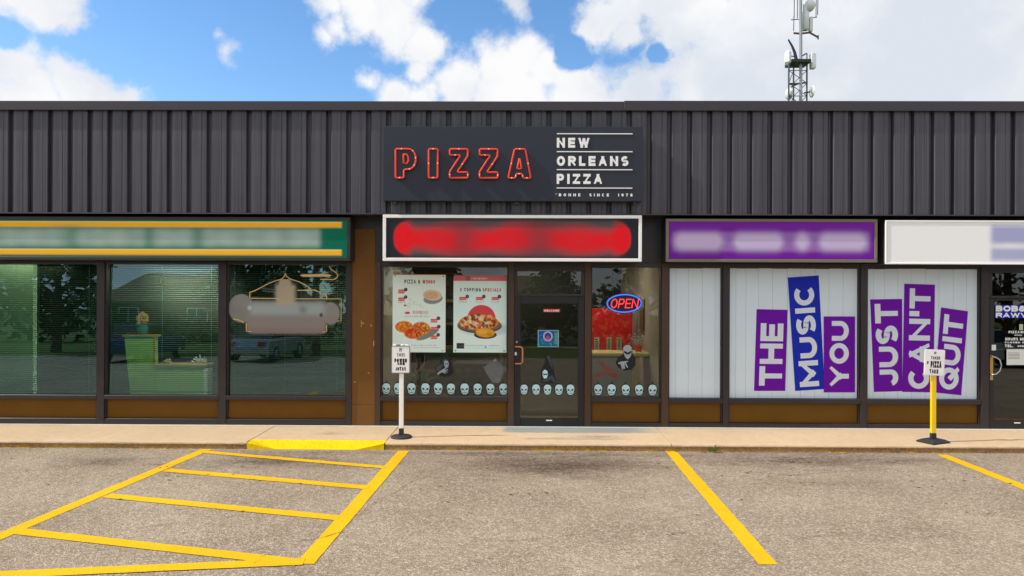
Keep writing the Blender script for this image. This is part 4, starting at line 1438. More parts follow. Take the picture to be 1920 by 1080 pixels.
# ================================================================== SKULL DECALS
def skull_proto():
    """pale skull print on a dark backing, at the origin, facing -y"""
    s = 1 / F * 11.5
    t = thing('skull_decal', 'x', 'window decal', (0, 0, 0), 'row of pale skull decals along the pizza shop glass')

    def P(l_): return [(a * s, -b * s) for a, b in l_]
    back = [(9.5 * math.cos(R(a)), 12.2 * math.sin(R(a))) for a in range(0, 360, 18)]
    MB().poly(P(back), -.0006, 0).build('backing', M_['skulldark'], t)
    MB().poly(P([(-1.1, -11), (1.1, -11), (.9, -15.5), (-.7, -15.5)]), -.0008, -.0001).build('stem', M_['skulldark'], t)
    face = [(-7.6, -2), (-7.2, -5.5), (-5, -8.8), (-1.6, -9.9), (1.6, -9.9), (5, -8.8), (7.2, -5.5), (7.6, -2), (7.3, 1.2), (6.2, 3.2), (6.6, 6), (4.6, 8.8), (2, 10.2), (-2, 10.2), (-4.6, 8.8), (-6.6, 6), (-6.2, 3.2), (-7.3, 1.2)]
    f = MB().poly(P(face), -.0018, -.0007).build('skull_face', M_['skull'], t)
    for sg in (1, -1):
        q = [(-5.8, -2), (-3.6, -1), (-1.4, .4), (-1.8, 2.4), (-4.2, 2.6), (-5.8, 1)]
        MB().poly(P([(a * sg, b) for a, b in q]), -.0026, -.0019).build('eye_socket', M_['skulldark'], f)
    MB().poly(P([(0, 2.2), (1.3, 4.4), (-1.3, 4.4)]), -.0026, -.0019).build('nose_hole', M_['skulldark'], f)
    mo = MB()
    pts = [(-5, 5), (-3, 6.4), (0, 7), (3, 6.4), (5, 5)]
    mo.poly(P(pts + [(5.2, 5.6), (3.2, 7.3), (0, 8), (-3.2, 7.3), (-5.2, 5.6)]), -.0026, -.0019)
    mo.build('grin', M_['skulldark'], f)
    return t


proto = skull_proto()
names = ['first', 'second', 'third', 'fourth', 'fifth', 'sixth', 'seventh', 'eighth', 'ninth', 'tenth']
rows = [([724.6, 747, 772, 798, 822, 846, 871.7, 896, 920, 944.5], 729.5, GLY - .003, 'in the row under the posters', 1.0,
         ['at the left edge of the poster window', 'half hidden by the white sign post', 'just right of the white sign post', 'under the right half of the left poster', 'under the hooded reaper decal', 'just right of the hooded reaper decal', 'seventh from the left under the posters', 'left of the hanging ghost', 'under the hanging grey ghost', 'at the right edge of the poster window']),
        ([983, 1005.6, 1027, 1048.5, 1070], 730, .004, 'on the door', .92,
         ['on the door, the one nearest the copper handle side', 'second from the left on the door glass', 'middle one on the door, under the hooded figure', 'fourth from the left on the door glass', 'on the door, the one at the hinge side']),
        ([1122, 1147, 1173.7, 1198.7, 1224], 730, GLY - .003, '', 1.0,
         ['at the left edge of the window with the OPEN sign', 'second from the left under the OPEN sign', 'middle one under the OPEN sign, below the reaper with folded hands', 'fourth from the left under the OPEN sign', 'at the right edge of the window with the OPEN sign'])]
first = True
for (cs, ry, yy, w, sc, labs) in rows:
    for c, lb in zip(cs, labs):
        t = proto if first else copy_tree(proto)
        first = False
        t.location = (X(c, yy), yy, Z(ry, yy))
        t.scale = (sc * random.uniform(.96, 1.04),) * 3
        t.rotation_euler.y = R(random.uniform(-3, 3))
        t['label'] = 'pale blue skull decal ' + lb


# reaper decals -----------------------------------------------------------
def decal(name, label, y, shapes, cat='window decal'):
    allx = [a for s in shapes for a, b in s[1]]
    t = thing(name, label, cat, (X(sum(allx) / len(allx), y), y, Z(max(b for a, b in shapes[0][1]), y)))
    for i, (pn, pts, m) in enumerate(shapes):
        P = [(X(a, y), Z(b, y)) for a, b in pts]
        yy = y - .0012 * i
        MB().poly(P[::-1], yy - .001, yy).build(pn, M_[m], t)
    return t


def c3(l_, ox=700, oy=650, s=7.385):
    return [(ox + a / s, oy + b / s) for a, b in l_]


YD = GLY - .003
decal('reaper_decal', 'hooded reaper decal holding a bony hand to its chin, below the gap between the posters', YD, [
    ('cloak', c3([(1000, 112), (1050, 135), (1080, 180), (1085, 240), (1105, 300), (1110, 370), (1070, 410), (980, 425), (900, 400), (862, 340), (862, 280), (900, 255), (930, 230), (925, 180), (950, 135)]), 'cloak'),
    ('cloak_fold', c3([(870, 290), (925, 250), (960, 240), (960, 285), (905, 350), (872, 345)]), 'cloakfold'),
    ('face', c3([(962, 190), (1000, 168), (1035, 190), (1052, 240), (1045, 300), (1010, 312), (980, 270)]), 'cloakfold'),
    ('cheek', c3([(982, 205), (1008, 194), (1034, 204), (1048, 236), (1042, 268), (1026, 296), (1004, 300), (988, 276), (980, 240)]), 'bone'),
    ('eye_socket', c3([(986, 232), (1006, 236), (1008, 250), (992, 250)]), 'cloak'),
    ('eye_socket', c3([(1018, 236), (1040, 230), (1040, 246), (1020, 250)]), 'cloak'),
    ('hand', c3([(875, 390), (905, 355), (950, 325), (1000, 296), (1012, 304), (985, 325), (1038, 318), (1036, 330), (990, 340), (1030, 352), (1028, 362), (980, 352), (1006, 372), (996, 378), (960, 358), (915, 378), (905, 400), (895, 380)]), 'bone')])
c2 = lambda l_: c3(l_, 1100, 530, 4.695)
decal('reaper_decal', 'black reaper decal with grey skull face and folded bony hands beneath the OPEN sign', YD, [
    ('cloak', c2([(360, 535), (395, 555), (405, 620), (432, 660), (432, 725), (395, 762), (330, 770), (275, 740), (258, 700), (275, 655), (320, 625), (318, 560)]), 'cloak'),
    ('face', c2([(345, 545), (375, 542), (396, 565), (398, 610), (385, 650), (362, 672), (340, 650), (322, 610), (322, 565)]), 'bone'),
    ('eye_sockets', c2([(328, 595), (355, 605), (362, 615), (370, 605), (395, 595), (394, 612), (372, 628), (352, 628), (330, 612)]), 'cloak'),
    ('hand', c2([(278, 700), (300, 690), (365, 684), (368, 692), (345, 698), (365, 740), (356, 745), (332, 702), (338, 752), (326, 755), (316, 705), (322, 760), (312, 758), (300, 712), (282, 712)]), 'bone')])
c1 = lambda l_: c3(l_, 960, 550, 4.154)
decal('reaper_decal', 'hooded skull face decal in a black cloak in the middle of the glass door', .004, [
    ('cloak', c1([(280, 480), (300, 510), (322, 570), (335, 640), (350, 700), (270, 700), (225, 690), (232, 600), (255, 545), (262, 495)]), 'cloak'),
    ('cloak_fold', c1([(270, 486), (292, 486), (320, 590), (300, 560), (280, 510)]), 'cloakfold'),
    ('sleeve', c1([(228, 680), (262, 668), (300, 640), (318, 636), (345, 690), (330, 695), (306, 668), (270, 690)]), 'cloakfold'),
    ('face', c1([(255, 592), (275, 602), (282, 630), (272, 658), (250, 664), (240, 640), (240, 608)]), 'skull'),
    ('eye_sockets', c1([(244, 622), (262, 626), (280, 622), (276, 636), (262, 632), (248, 638)]), 'cloak')])
# hanging gauze ghost: pleated cloth, real folds
gp = thing('ghost_decoration', 'grey gauze ghost hanging with spread arms at the right of the poster window', 'decoration', (X(928, GLY + .06), GLY + .06, Z(718)))
cols_ = c3([(1515, 285), (1560, 262), (1610, 235), (1655, 185), (1690, 150), (1725, 190), (1760, 240), (1810, 275), (1860, 292)])
rowsb = c3([(1530, 300), (1565, 370), (1615, 440), (1650, 498), (1690, 500), (1735, 505), (1770, 455), (1810, 370), (1850, 310)])
vs = []; nr = 7
for i, (a, b) in enumerate(zip(cols_, rowsb)):
    for j in range(nr):
        t = j / (nr - 1)
        vs.append((X(a[0] + (b[0] - a[0]) * t, GLY - .02), GLY - .02 - .015 * math.cos(i * 1.9 + j * .4) - (.02 if i == 4 else 0), Z(a[1] + (b[1] - a[1]) * t, GLY - .02)))
MB().add(vs, [(i * nr + j, i * nr + j + 1, (i + 1) * nr + j + 1, (i + 1) * nr + j) for i in range(8) for j in range(nr - 1)], True).build('gauze_body', M_['ghost'], gp)
MB().lathe([(.001, .022), (.018, .018), (.024, 0), (.018, -.018), (.001, -.022)], (X(928.6), GLY - .05, Z(677)), 12).build('ghost_head', M_['ghost'], gp)

# OPEN sign ---------------------------------------------------------------
YO = GLY - .03
os_ = thing('open_sign', 'oval OPEN neon sign with red letters and blue rim, right of the door', 'sign', (X(1170.5, YO), YO, Z(585)))
E_ = lambda rx, ry, dy, n=48: [(X(1170.3 + rx * math.cos(2 * math.pi * i / n), YO), YO + dy, Z(568 - ry * math.sin(2 * math.pi * i / n) + .02 * rx * math.cos(2 * math.pi * i / n) * -1, YO)) for i in range(n)]
MB().poly([(p[0], p[2]) for p in E_(34.5, 18.6, 0)], YO + .012, YO + .02).build('sign_back', M_['openback'], os_)
MB().tube(E_(32, 16.4, 0), .011, 8, True).build('neon_ring', M_['openblue'], os_)
text_obj('neon_letters', 'OPEN', X(1144, YO), X(1198, YO), Z(577, YO), Z(559.5, YO), YO - .01, M_['openred'], os_, t=.11, gap=.16, ws=.95, depth=.012, slant=.2, each=True)
MB().tube([(X(1150, YO), YO + .01, Z(552)), (X(1150, YO), YO + .01, Z(502))], .0015, 5).tube([(X(1190, YO), YO + .01, Z(552)), (X(1190, YO), YO + .01, Z(502))], .0015, 5).build('hanging_wire', M_['darksteel'], os_)

# door notices -------------------------------------------------------------
def fn_door_tv(gx, gy):
    x = (gx - 1009) / 38; y = (gy - 619) / 31
    img = canvas(gx, (34, 110, 160))
    blend(img, sb(x, y, .02, .76, .05, .5, .3), (20, 90, 190))
    rr = random.Random(5)
    for i in range(70):
        blend(img, .6 * ell(x, y, rr.random(), rr.uniform(.3, 1), .04, .03, .5), rr.choice([(90, 200, 190), (20, 60, 90), (60, 160, 170), (10, 120, 110)]))
    blend(img, .9 * ell(x, y, .48, .42, .16, .24, .2), (60, 50, 150))
    blend(img, .9 * np.clip(1 - np.abs(np.hypot((x - .48) / .2, (y - .36) / .26) - 1) / .25, 0, 1), (236, 220, 236))
    blend(img, .9 * ell(x, y, .48, .45, .09, .14, .3), (190, 90, 130))
    blend(img, .8 * sb(x, y, .8, .97, .12, .9, .06), (60, 130, 120))
    for i in range(8):
        blend(img, .7 * sb(x, y, .82, .95, .16 + i * .09, .19 + i * .09, .03), (170, 220, 200))
    blend(img, np.clip(1 - np.abs(np.maximum(np.abs(x - .5), np.abs(y - .5)) - .49) / .03, 0, 1), (120, 200, 215))
    return img


dn = thing('door_notice', 'small blue and teal picture notice on the door above the push bar', 'notice', (X(1028, .004), .004, Z(650)))
MB().box(X(1008.6, .004), X(1047.6, .004), .0045, .0065, Z(650.3, .004), Z(618.7, .004)).build('notice_backing', M_['paper'], dn)
sheet('notice_print', 1009, 1047.2, 619, 650, .0038, fn_door_tv, M_['print'], dn, cell=.75)
dr = thing('door_sticker', 'narrow red sticker with white print near the top of the pizza shop door', 'sticker', (X(1034, .004), .004, Z(585)))
MB().box(X(1018.5, .004), X(1049.8, .004), .003, .005, Z(585, .004), Z(579, .004)).build('sticker_backing', M_['textred'], dr)
text_obj('lettering', 'WELCOME', X(1020, .003), X(1048, .003), Z(583.8, .003), Z(580.4, .003), .0022, M_['letterwhite'], dr, t=.25, gap=.2)
# right shop door lettering
bb = thing('door_lettering', 'white outlined letters BOB and RAW on blue at the top of the right hand door', 'lettering', (X(1890, .003), .003, Z(593)))
MB().box(X(1866, .004), X(1945, .004), .0045, .006, Z(592.5, .004), Z(568.5, .004)).build('backing', M_['blue'], bb)
text_obj('lettering', 'BOB&', X(1867, .004), X(1924, .004), Z(580.5, .004), Z(569.5, .004), .003, M_['letterwhite'], bb, t=.3, gap=.12, ws=1.5)
text_obj('lettering', 'RAWV', X(1867, .004), X(1926, .004), Z(591.8, .004), Z(582.5, .004), .003, M_['letterwhite'], bb, t=.3, gap=.12, ws=1.5)
tl = thing('door_lettering', 'lines of small white lettering in the middle of the right hand door', 'lettering', (X(1900, .003), .003, Z(648)))
for (s, a, b, t_, b_) in (('PIZZAWINES', 1891, 1935, 616.5, 621), ('OPEN', 1902, 1916, 623.5, 625.5), ('HOURS MON SAT', 1885, 1945, 629, 634.5), ('CLOSED SUN AM', 1884, 1945, 636.5, 639.5), ('TEL.', 1884, 1900, 642, 647), ('OPEN', 1908, 1924, 643.5, 646.5)):
    text_obj('lettering', s, X(a, .004), X(b, .004), Z(b_, .004), Z(t_, .004), .003, M_['letterwhite'], tl, t=.28, gap=.2)
MB().box(X(1911, .004), X(1918, .004), .0025, .0035, Z(615, .004), Z(604, .004)).build('sticker', M_['mint'], tl)
nt_ = thing('paper_notice', 'white paper sheet taped to the right hand door below the lettering', 'notice', (X(1905, .003), .003, Z(680)))
MB().box(X(1887.5, .004), X(1928, .004), .002, .004, Z(680, .004), Z(650.5, .004)).build('paper_sheet', M_['paper'], nt_)
for i in range(5):
    MB().box(X(1890.5, .004), X(1912, .004), .0012, .0018, Z(658 + i * 2.6, .004), Z(657.2 + i * 2.6, .004)).build('print_line', M_['greyframe'], nt_)
MB().box(X(1859.5, -.021), X(1867.5, -.021), -.0225, -.0205, Z(653, -.02), Z(642.5, -.02)).build('sticker', M_['paper'], d2)

# gold line decal with blurred grey print in the left shop window -------------
def fn_blur(gx, gy):
    img = canvas(gx, (150, 150, 150), 0)
    def E(cx, cy, rx, ry, s=.12): return ell(gx, gy, cx, cy, rx, ry, s)
    body = sb(gx, gy, 461, 612, 566, 629, 11)
    corner = np.clip(1.4 - np.hypot(np.maximum(0, np.abs(gx - 537) - 60) / 16, np.maximum(0, gy - 612) / 15) , 0, 1)
    body = body * np.clip(corner * 2, 0, 1)
    tw = np.maximum(sb(gx, gy, 516, 554, 534, 575, 12), ell(gx, gy, 534, 536, 13, 15, .5))
    parts = [body, tw, E(452, 580, 24, 27), E(474, 592, 22, 20, .3), E(620, 589, 17, 21, .15)]
    a = parts[0]
    for p in parts[1:]: a = np.maximum(a, p)
    blend(img, sb(gx, gy, 470, 608, 570, 594, 20), (168, 180, 184))
    blend(img, sb(gx, gy, 450, 640, 594, 640, 16), (150, 142, 140))
    blend(img, .8 * tw, (196, 184, 158))
    blend(img, .5 * E(450, 590, 16, 14, .6), (136, 134, 134))
    blend(img, .8 * np.exp(-((gx - 568) / 8) ** 2) * np.exp(-((gy - 582) / 8) ** 2), (120, 138, 140))
    blend(img, .9 * ell(gx, gy, 602, 592, 3, 4, .6), (66, 74, 84))
    blend(img, .8 * ell(gx, gy, 468, 579, 4, 4, .9), (200, 214, 224))
    blend(img, .6 * sb(gx, gy, 400, 700, 616, 632, 10), (140, 124, 120))
    img[..., 3] = np.clip(a, 0, 1) * .93
    return img


gd = thing('window_decal', 'gold outlined window decal with soft grey print in the window left of the brown pillar', 'window decal', (X(535), GLY - .002, Z(630)))
sheet('soft_print', 424, 642, 525, 634, GLY - .003, fn_blur, M_['blur'], gd, cell=1.0)
c6 = lambda l_: [(X(420 + a / 6.75), GLY - .006, Z(490 + b / 6.75)) for a, b in l_]
for p, rr_ in (([(310, 470), (312, 405), (370, 385), (470, 335), (550, 290), (640, 255), (715, 235), (750, 200), (762, 160)], .0078),
               ([(762, 160), (775, 200), (830, 235), (940, 270), (1020, 310), (1090, 362)], .0078),
               ([(915, 378), (1130, 372), (1200, 400), (1240, 418), (1280, 425), (1290, 485)], .008),
               ([(320, 480), (690, 482)], .0075), ([(890, 485), (1475, 484), (1472, 765), (1425, 767)], .0075),
               ([(100, 748), (160, 752), (240, 790)], .009), ([(270, 800), (270, 900), (330, 905)], .0075), ([(1290, 820), (1288, 900), (1240, 910)], .0075),
               ([(1320, 68), (1345, 110), (1400, 145), (1430, 180), (1415, 220), (1380, 238), (1210, 236)], .009)):
    MB().tube(c6(p), rr_, 6).build('gold_line', M_['gold'], gd)
MB().poly([(q[0], q[2]) for q in c6([(945, 186), (985, 172), (1300, 170), (1355, 184), (1320, 200), (985, 204)])][::-1], GLY - .006, GLY - .003).build('gold_bar', M_['gold'], gd)
for sgn in (0, 30):
    MB().tube(c6([(470 + i * 18, 350 + sgn + (12 if i % 2 else -4) + i * 2) for i in range(10)]), .004, 5).build('silver_braid', M_['steel'], gd)

# ================================================================== BLINDS and left interior
def blind(a, b, label, cords):
    y = .17
    o = thing('venetian_blind', label, 'window blind', (X((a + b) / 2, y), y, Z(497, y)), 'venetian blinds behind the green tinted windows')
    x0, x1 = X(a, y), X(b, y); z1, z0 = Z(499, y), Z(738, y)
    MB().bbox(x0, x1, y - .02, y + .02, z1, z1 + .03, .003).build('head_rail', M_['slat'], o)
    MB().bbox(x0, x1, y - .012, y + .012, z0 - .01, z0 + .005, .003).build('bottom_rail', M_['slat'], o)
    mb = MB()
    n = 66
    for i in range(n):
        z = z0 + .02 + (z1 - z0 - .03) * i / (n - 1)
        sag = random.uniform(-.001, .001)
        mb.add([(x0, y - .012, z - .004 + sag), (x1, y - .012, z - .004 - sag), (x1, y, z + .002 - sag), (x0, y, z + .002 + sag), (x1, y + .012, z + .003), (x0, y + .012, z + .003)], [(0, 1, 2, 3), (3, 2, 4, 5)])
    s = mb.build('blind_slats', M_['slat'], o); s['kind'] = 'stuff'
    for c in cords:
        MB().tube([(X(c, y), y - .016, z0), (X(c, y), y - .016, z1)], .0028, 5).build('ladder_cord', M_['cord'], o)


blind(-36, 180, 'venetian blind in front of the pale green partition', (-20, 74, 168))
blind(200, 409, 'venetian blind in the window with the green reception desk behind', (210, 305, 397))
blind(428, 648, 'venetian blind behind the gold outlined decal', (441, 535, 633))
blind(-262, -56, 'venetian blind in the leftmost window past the photo edge', (-250, -70))
yd = 1.3
desk = thing('reception_desk', 'stepped sage green reception desk with honey wood capping behind the blinds', 'desk', (X(300, yd), yd, 0))
MB().poly([(X(248, yd), 0), (X(292, yd), 0), (X(291, yd), Z(634, yd)), (X(233, yd), Z(634, yd))], yd, yd + .1).build('tall_panel', M_['deskgreen'], desk)
MB().box(X(292.5, yd), X(382, yd), yd, yd + .1, 0, Z(690, yd)).build('low_panel', M_['deskgreen'], desk)
MB().bbox(X(230, yd), X(294, yd), yd - .02, yd + .16, Z(634, yd), Z(630.5, yd), .004).build('tall_cap', M_['wood'], desk)
MB().bbox(X(290, yd), X(389, yd), yd - .02, yd + .3, Z(690, yd), Z(686, yd), .004).bbox(X(288.5, yd), X(291.5, yd), yd - .015, yd - .001, Z(686, yd), Z(634, yd), .003).build('low_cap', M_['wood'], desk)
MB().bbox(X(382.5, yd), X(390, yd), yd - .01, yd + .2, 0, Z(694, yd), .004).build('end_post', M_['white'], desk)
vz = thing('flower_vase', 'teal vase of dried flowers standing on the tall end of the green desk', 'vase', (X(267, yd), yd + .2, Z(630, yd)))
yv = yd + .06
vx, vzz = X(267, yv), Z(630.5, yd)
MB().lathe([(.06, 0), (.09, .05), (.10, .12), (.08, .19), (.09, .2)], (vx, yv, vzz), 16).build('vase', M_['pot'], vz)
mb = MB(); rr = random.Random(3)
for i in range(160):
    a = rr.uniform(0, 6.28); h = rr.uniform(.18, .42); r_ = .12 * math.sin(min(1, (h - .12) / .3) * 3.0) * rr.uniform(.4, 1)
    x, y, z = vx + r_ * math.cos(a), yv + r_ * math.sin(a), vzz + h
    s = .02
    mb.add([(x - s, y, z - s), (x + s, y - .01, z), (x, y + .01, z + s)], [(0, 1, 2)])
mb.build('dried_flowers', M_['dried'], vz)['kind'] = 'stuff'
for i, (px, lb) in enumerate(((305, 'crumpled pale bag lying on the low end of the green desk, nearer the tall end'), (366, 'spread white feathery ornament standing on the low end of the green desk'))):
    o = thing('desk_ornament', lb, 'ornament', (X(px, yd), yd + .2, Z(686, yd)))
    mb = MB(); rr = random.Random(i)
    for k in range(26):
        a = rr.uniform(.2, 2.9); L_ = rr.uniform(.05, .17 if i else .09)
        x, z = X(px, yd), Z(686, yd)
        mb.tube([(x + rr.uniform(-.06, .06), yd + .2, z), (x + L_ * math.cos(a), yd + .2 + rr.uniform(-.05, .05), z + L_ * math.sin(a))], .006, 4, r1=.012)
    mb.build('strands', M_['dish'], o)

# ================================================================== pizza shop interior
yr = 2.2
part('red_wall', MB().box(X(1098, yr), X(1186, yr), yr, yr + .1, 0, Z(578, yr)), 'redwall')
for i, px in enumerate((1119, 1142, 1161)):
    o = thing('menu_sheet', ['first menu sheet on the red wall, at the window edge', 'middle menu sheet on the red wall', 'third menu sheet on the red wall, nearest the reaper decal'][i], 'menu', (X(px, yr), yr - .01, Z(660, yr)), 'menu sheets on the red wall')
    MB().box(X(px - 4.5, yr), X(px + 4.5, yr), yr - .012, yr - .002, Z(657, yr), Z(632, yr)).build('sheet', M_['mint'], o)
    for k in range(5):
        MB().box(X(px - 3, yr), X(px + 2, yr), yr - .014, yr - .0125, Z(637 + k * 4, yr), Z(635 + k * 4, yr)).build('print_block', M_['plant'], o)
yc = 1.1
ct = thing('serving_counter', 'cream topped serving counter with grey and red front inside the pizza shop', 'counter', (X(1170, yc), yc, 0))
MB().bbox(X(1100, yc), X(1232, yc), yc - .05, yc + .6, Z(667, yc), Z(661, yc), .006).build('counter_top', M_['counter'], ct)
MB().box(X(1104, yc), X(1185, yc), yc, yc + .5, 0, Z(667, yc) - .001).build('counter_front', M_['intgrey'], ct)
MB().poly([(X(a, yc), Z(b, yc)) for a, b in ((1120, 672), (1158, 700), (1155, 712), (1138, 700), (1106, 712), (1106, 706), (1132, 694))], yc - .006, yc - .001).build('red_stripe', M_['redwall'], ct)
MB().box(X(1186, yc), X(1200, yc), yc + .05, yc + .5, 0, Z(667, yc) - .001).build('counter_side', M_['wood'], ct)
fl = thing('flower_pot', 'small potted red and white flowers on the serving counter', 'plant', (X(1196, yc), yc + .3, Z(661, yc)))
MB().lathe([(.05, 0), (.07, .1), (.075, .11)], (X(1197, yc + .3), yc + .3, Z(661, yc)), 14).build('pot', M_['redwall'], fl)
mb = MB(); rr = random.Random(8)
for i in range(70):
    x, y, z = X(1197, yc + .3) + rr.gauss(0, .07), yc + .3 + rr.gauss(0, .05), Z(661, yc) + .2 + rr.gauss(0, .06)
    mb.add([(x - .015, y, z), (x + .015, y, z + .01), (x, y, z + .03)], [(0, 1, 2)])
mb.build('blossoms', M_['dish'], fl)['kind'] = 'stuff'
part('window_trim', MB().bbox(X(1234, .12), X(1237, .12), .12, .15, Z(716, .12), Z(502, .12), .003), 'counter')
# picture on side wall
o = thing('wall_picture', 'small dark framed picture on the grey side wall of the pizza shop', 'picture', (xp2 - .06, 2.5, 1.7))
MB().bbox(xp2 - .085, xp2 - .052, 1.55, 1.95, 1.45, 2.1, .004).build('picture_frame', M_['brownwood'], o)
# black cabinet, shelf and plant behind the posters
cb = thing('display_cabinet', 'black drinks cabinet standing low behind the posters', 'cabinet', (X(890, 1.4), 1.4, 0))
MB().bbox(X(850, 1.4), X(925, 1.4), 1.4, 2.0, 0, Z(682, 1.4), .01).build('cabinet_body', M_['black'], cb)
MB().box(X(855, 1.4), X(920, 1.4), 1.392, 1.399, .15, Z(690, 1.4)).build('cabinet_glass', M_['carglass'], cb)
sh = thing('wooden_shelf', 'brown wooden shelf unit on the back wall of the pizza shop', 'shelf', (X(850, 3.4), 3.4, 0))
for zz_ in (.5, 1.0, 1.5, 2.0): MB().bbox(X(780, 3.4), X(940, 3.4), 3.2, 3.6, zz_, zz_ + .05, .005).build('shelf_board', M_['brownwood'], sh)
for px in (780, 940): MB().bbox(X(px, 3.4) - .03, X(px, 3.4) + .03, 3.18, 3.62, 0, 2.2, .004).build('upright', M_['brownwood'], sh)
pl = thing('potted_plant', 'leafy green potted plant low in the window behind the white sign post', 'plant', (X(790, .7), .7, 0))
MB().lathe([(.12, .0), (.13, .1), (.16, .55), (.17, .57)], (X(790, .7), .7, 0), 16).build('pot', M_['intgrey'], pl)
mb = MB(); rr = random.Random(11)
for i in range(90):
    a = rr.uniform(0, 6.28); l_ = rr.uniform(.15, .42); e = rr.uniform(.2, 1.2); w = rr.uniform(.012, .03)
    c = Vector((X(790, .7), .7, .56)); d = Vector((math.cos(a) * math.cos(e), math.sin(a) * math.cos(e), math.sin(e)))
    s_ = Vector((-math.sin(a), math.cos(a), 0)) * w
    p1 = c + d * l_ * .5 + Vector((0, 0, .05)); p2 = c + d * l_ * 1.0 + Vector((0, 0, .0))
    mb.add([c, p1 + s_, p2, p1 - s_], [(0, 1, 2, 3)])
mb.build('foliage', M_['plant'], pl)
st_ = thing('chrome_stand', 'thin chrome stand beside the potted plant in the poster window', 'stand', (X(786, .5), .5, 0))
MB().tube([(X(785, .5), .5, 0), (X(785, .5), .5, Z(695, .5)), (X(796, .5), .5, Z(683, .5)), (X(797, .5), .5, Z(665, .5))], .008, 8).lathe([(.12, 0), (.1, .012)], (X(785, .5), .5, .0), 16).build('stand_pole', M_['chrome'], st_)

# ================================================================== SIGN POSTS on the sidewalk
def post_sign(px, base_row, prow0, prow1, pcx0, pcx1, post_top, m_post, w_post, label, clip, tilt, texts, base_kind):
    y = onZ(px, base_row, 0).y
    x = onZ(px, base_row, 0).x
    t = thing('sign_post', label, 'sign post', (x, y, 0))
    z_ = lambda r_: onY(px, r_, y).z
    x_ = lambda c: onY(c, 680, y).x
    r_ = w_post / 2 / F * (y + 11.5)
    zst = z_(base_row - 17)
    MB().bbox(x - r_, x + r_, y - r_ * .6, y + r_ * .6, zst, z_(post_top), .006).build('post', m_post, t)
    MB().bbox(x - r_ * 1.05, x + r_ * 1.05, y - r_ * .75, y + r_ * .75, .03, zst - .001, .004).build('socket', M_['rubber'], t)
    if base_kind == 'flat':
        MB().lathe([(.16, 0), (.165, .012), (.15, .026), (.06, .034)], (x, y, .002), 28).build('base', M_['rubber'], t)
    else:
        mb = MB()
        b0, b1, h = .185, .12, .05
        ca, sa = math.cos(R(24)), math.sin(R(24))
        vs = []
        for (b, z) in ((b0, .002), (b0, .02), (b1, h)):
            for (sx, sy) in ((-1, -1), (1, -1), (1, 1), (-1, 1)):
                vs.append((x + b * sx * ca - b * .75 * sy * sa, y + b * sx * sa + b * .75 * sy * ca, z))
        mb.add(vs, [(3, 2, 1, 0), (8, 9, 10, 11)] + [(i + 4 * j, (i + 1) % 4 + 4 * j, (i + 1) % 4 + 4 * j + 4, i + 4 * j + 4) for j in (0, 1) for i in range(4)])
        mb.build('base', M_['rubber'], t)
    x0, x1, z1, z0 = x_(pcx0), x_(pcx1), z_(prow0), z_(prow1)
    yp = y - r_ * .6 - .014
    f = .012
    # plate with rounded corners
    def rrect(a, b, c, d, q):
        pts = []
        for (cx, cz, s0) in ((b - q, d - q, 0), (a + q, d - q, 90), (a + q, c + q, 180), (b - q, c + q, 270)):
            pts += [(cx + q * math.cos(R(s0 + k * 30)), cz + q * math.sin(R(s0 + k * 30))) for k in range(4)]
        return pts
    cxm, czm = (x0 + x1) / 2, (z0 + z1) / 2
    ta = R(tilt)

    def tl(p):
        dx, dz = p[0] - cxm, p[1] - czm
        return (cxm + dx * math.cos(ta) - dz * math.sin(ta), czm + dx * math.sin(ta) + dz * math.cos(ta))
    pl_ = MB().poly([tl(p) for p in rrect(x0, x1, z0, z1, .018)][::-1], yp, yp + .012).build('sign_plate', M_['steel'] if clip else M_['signplate'], t)
    MB().poly([tl(p) for p in rrect(x0 + f, x1 - f, z0 + f, z1 - f, .01)][::-1], yp - .0015, yp - .0002).build('sign_sheet', M_['signplate'], pl_)
    if clip:
        MB().bbox(cxm - .12, cxm + .12, yp - .006, yp + .014, z1 - .004, z1 + .028, .006).build('clip_bar', M_['signplate'], t)
        MB().bbox(cxm - .07, cxm - .0, yp - .012, yp - .0065, z1 + .008, z1 + .026, .004).bbox(cxm + .03, cxm + .07, yp - .012, yp - .0065, z1 + .012, z1 + .022, .003).build('clip_slot', M_['textblack'], t)
    for (s, u0, u1, v0, v1, tt) in texts:
        def fn(u, v, yy, u0=u0, u1=u1, v0=v0, v1=v1):
            p = tl((x0 + (x1 - x0) * (u0 + (u1 - u0) * u), z1 + (z0 - z1) * (v1 + (v0 - v1) * v)))
            return (p[0], yy, p[1])
        text_obj('lettering', s, 0, 1, 0, 1, yp - .0022, M_['textblack'], pl_, t=tt, gap=.14, ws=.75, fn=fn)


post_sign(752.5, 820, 648.5, 699.5, 734.6, 769.4, 690, M_['white'], 8.2,
          'white sign post with a small framed parking notice standing beside the yellow kerb ramp', True, 0,
          [('15', .42, .56, .08, .2, .22), ('TAKES', .3, .72, .26, .38, .2), ('POWER', .16, .84, .46, .6, .34), ('SON', .32, .72, .6, .7, .34), ('JUTAS', .22, .78, .76, .9, .3)], 'flat')
post_sign(1749.5, 829, 655, 703.5, 1731, 1768.5, 690, M_['yellow'], 9.0,
          'yellow sign post with a tilted white notice on a black rubber base', False, -2.5,
          [('10', .44, .56, .08, .18, .2), ('TAKER', .3, .76, .26, .38, .22), ('P', .12, .2, .46, .58, .3), ('PIZZA', .3, .84, .44, .7, .36), ('TAKE', .26, .7, .76, .92, .28)], 'square')

# ================================================================== CELL TOWER behind the building
TY = 48.0
def tp(px, py, dy=0.0):
    p = onY(px, py, TY + dy); return (p.x, p.y, p.z)


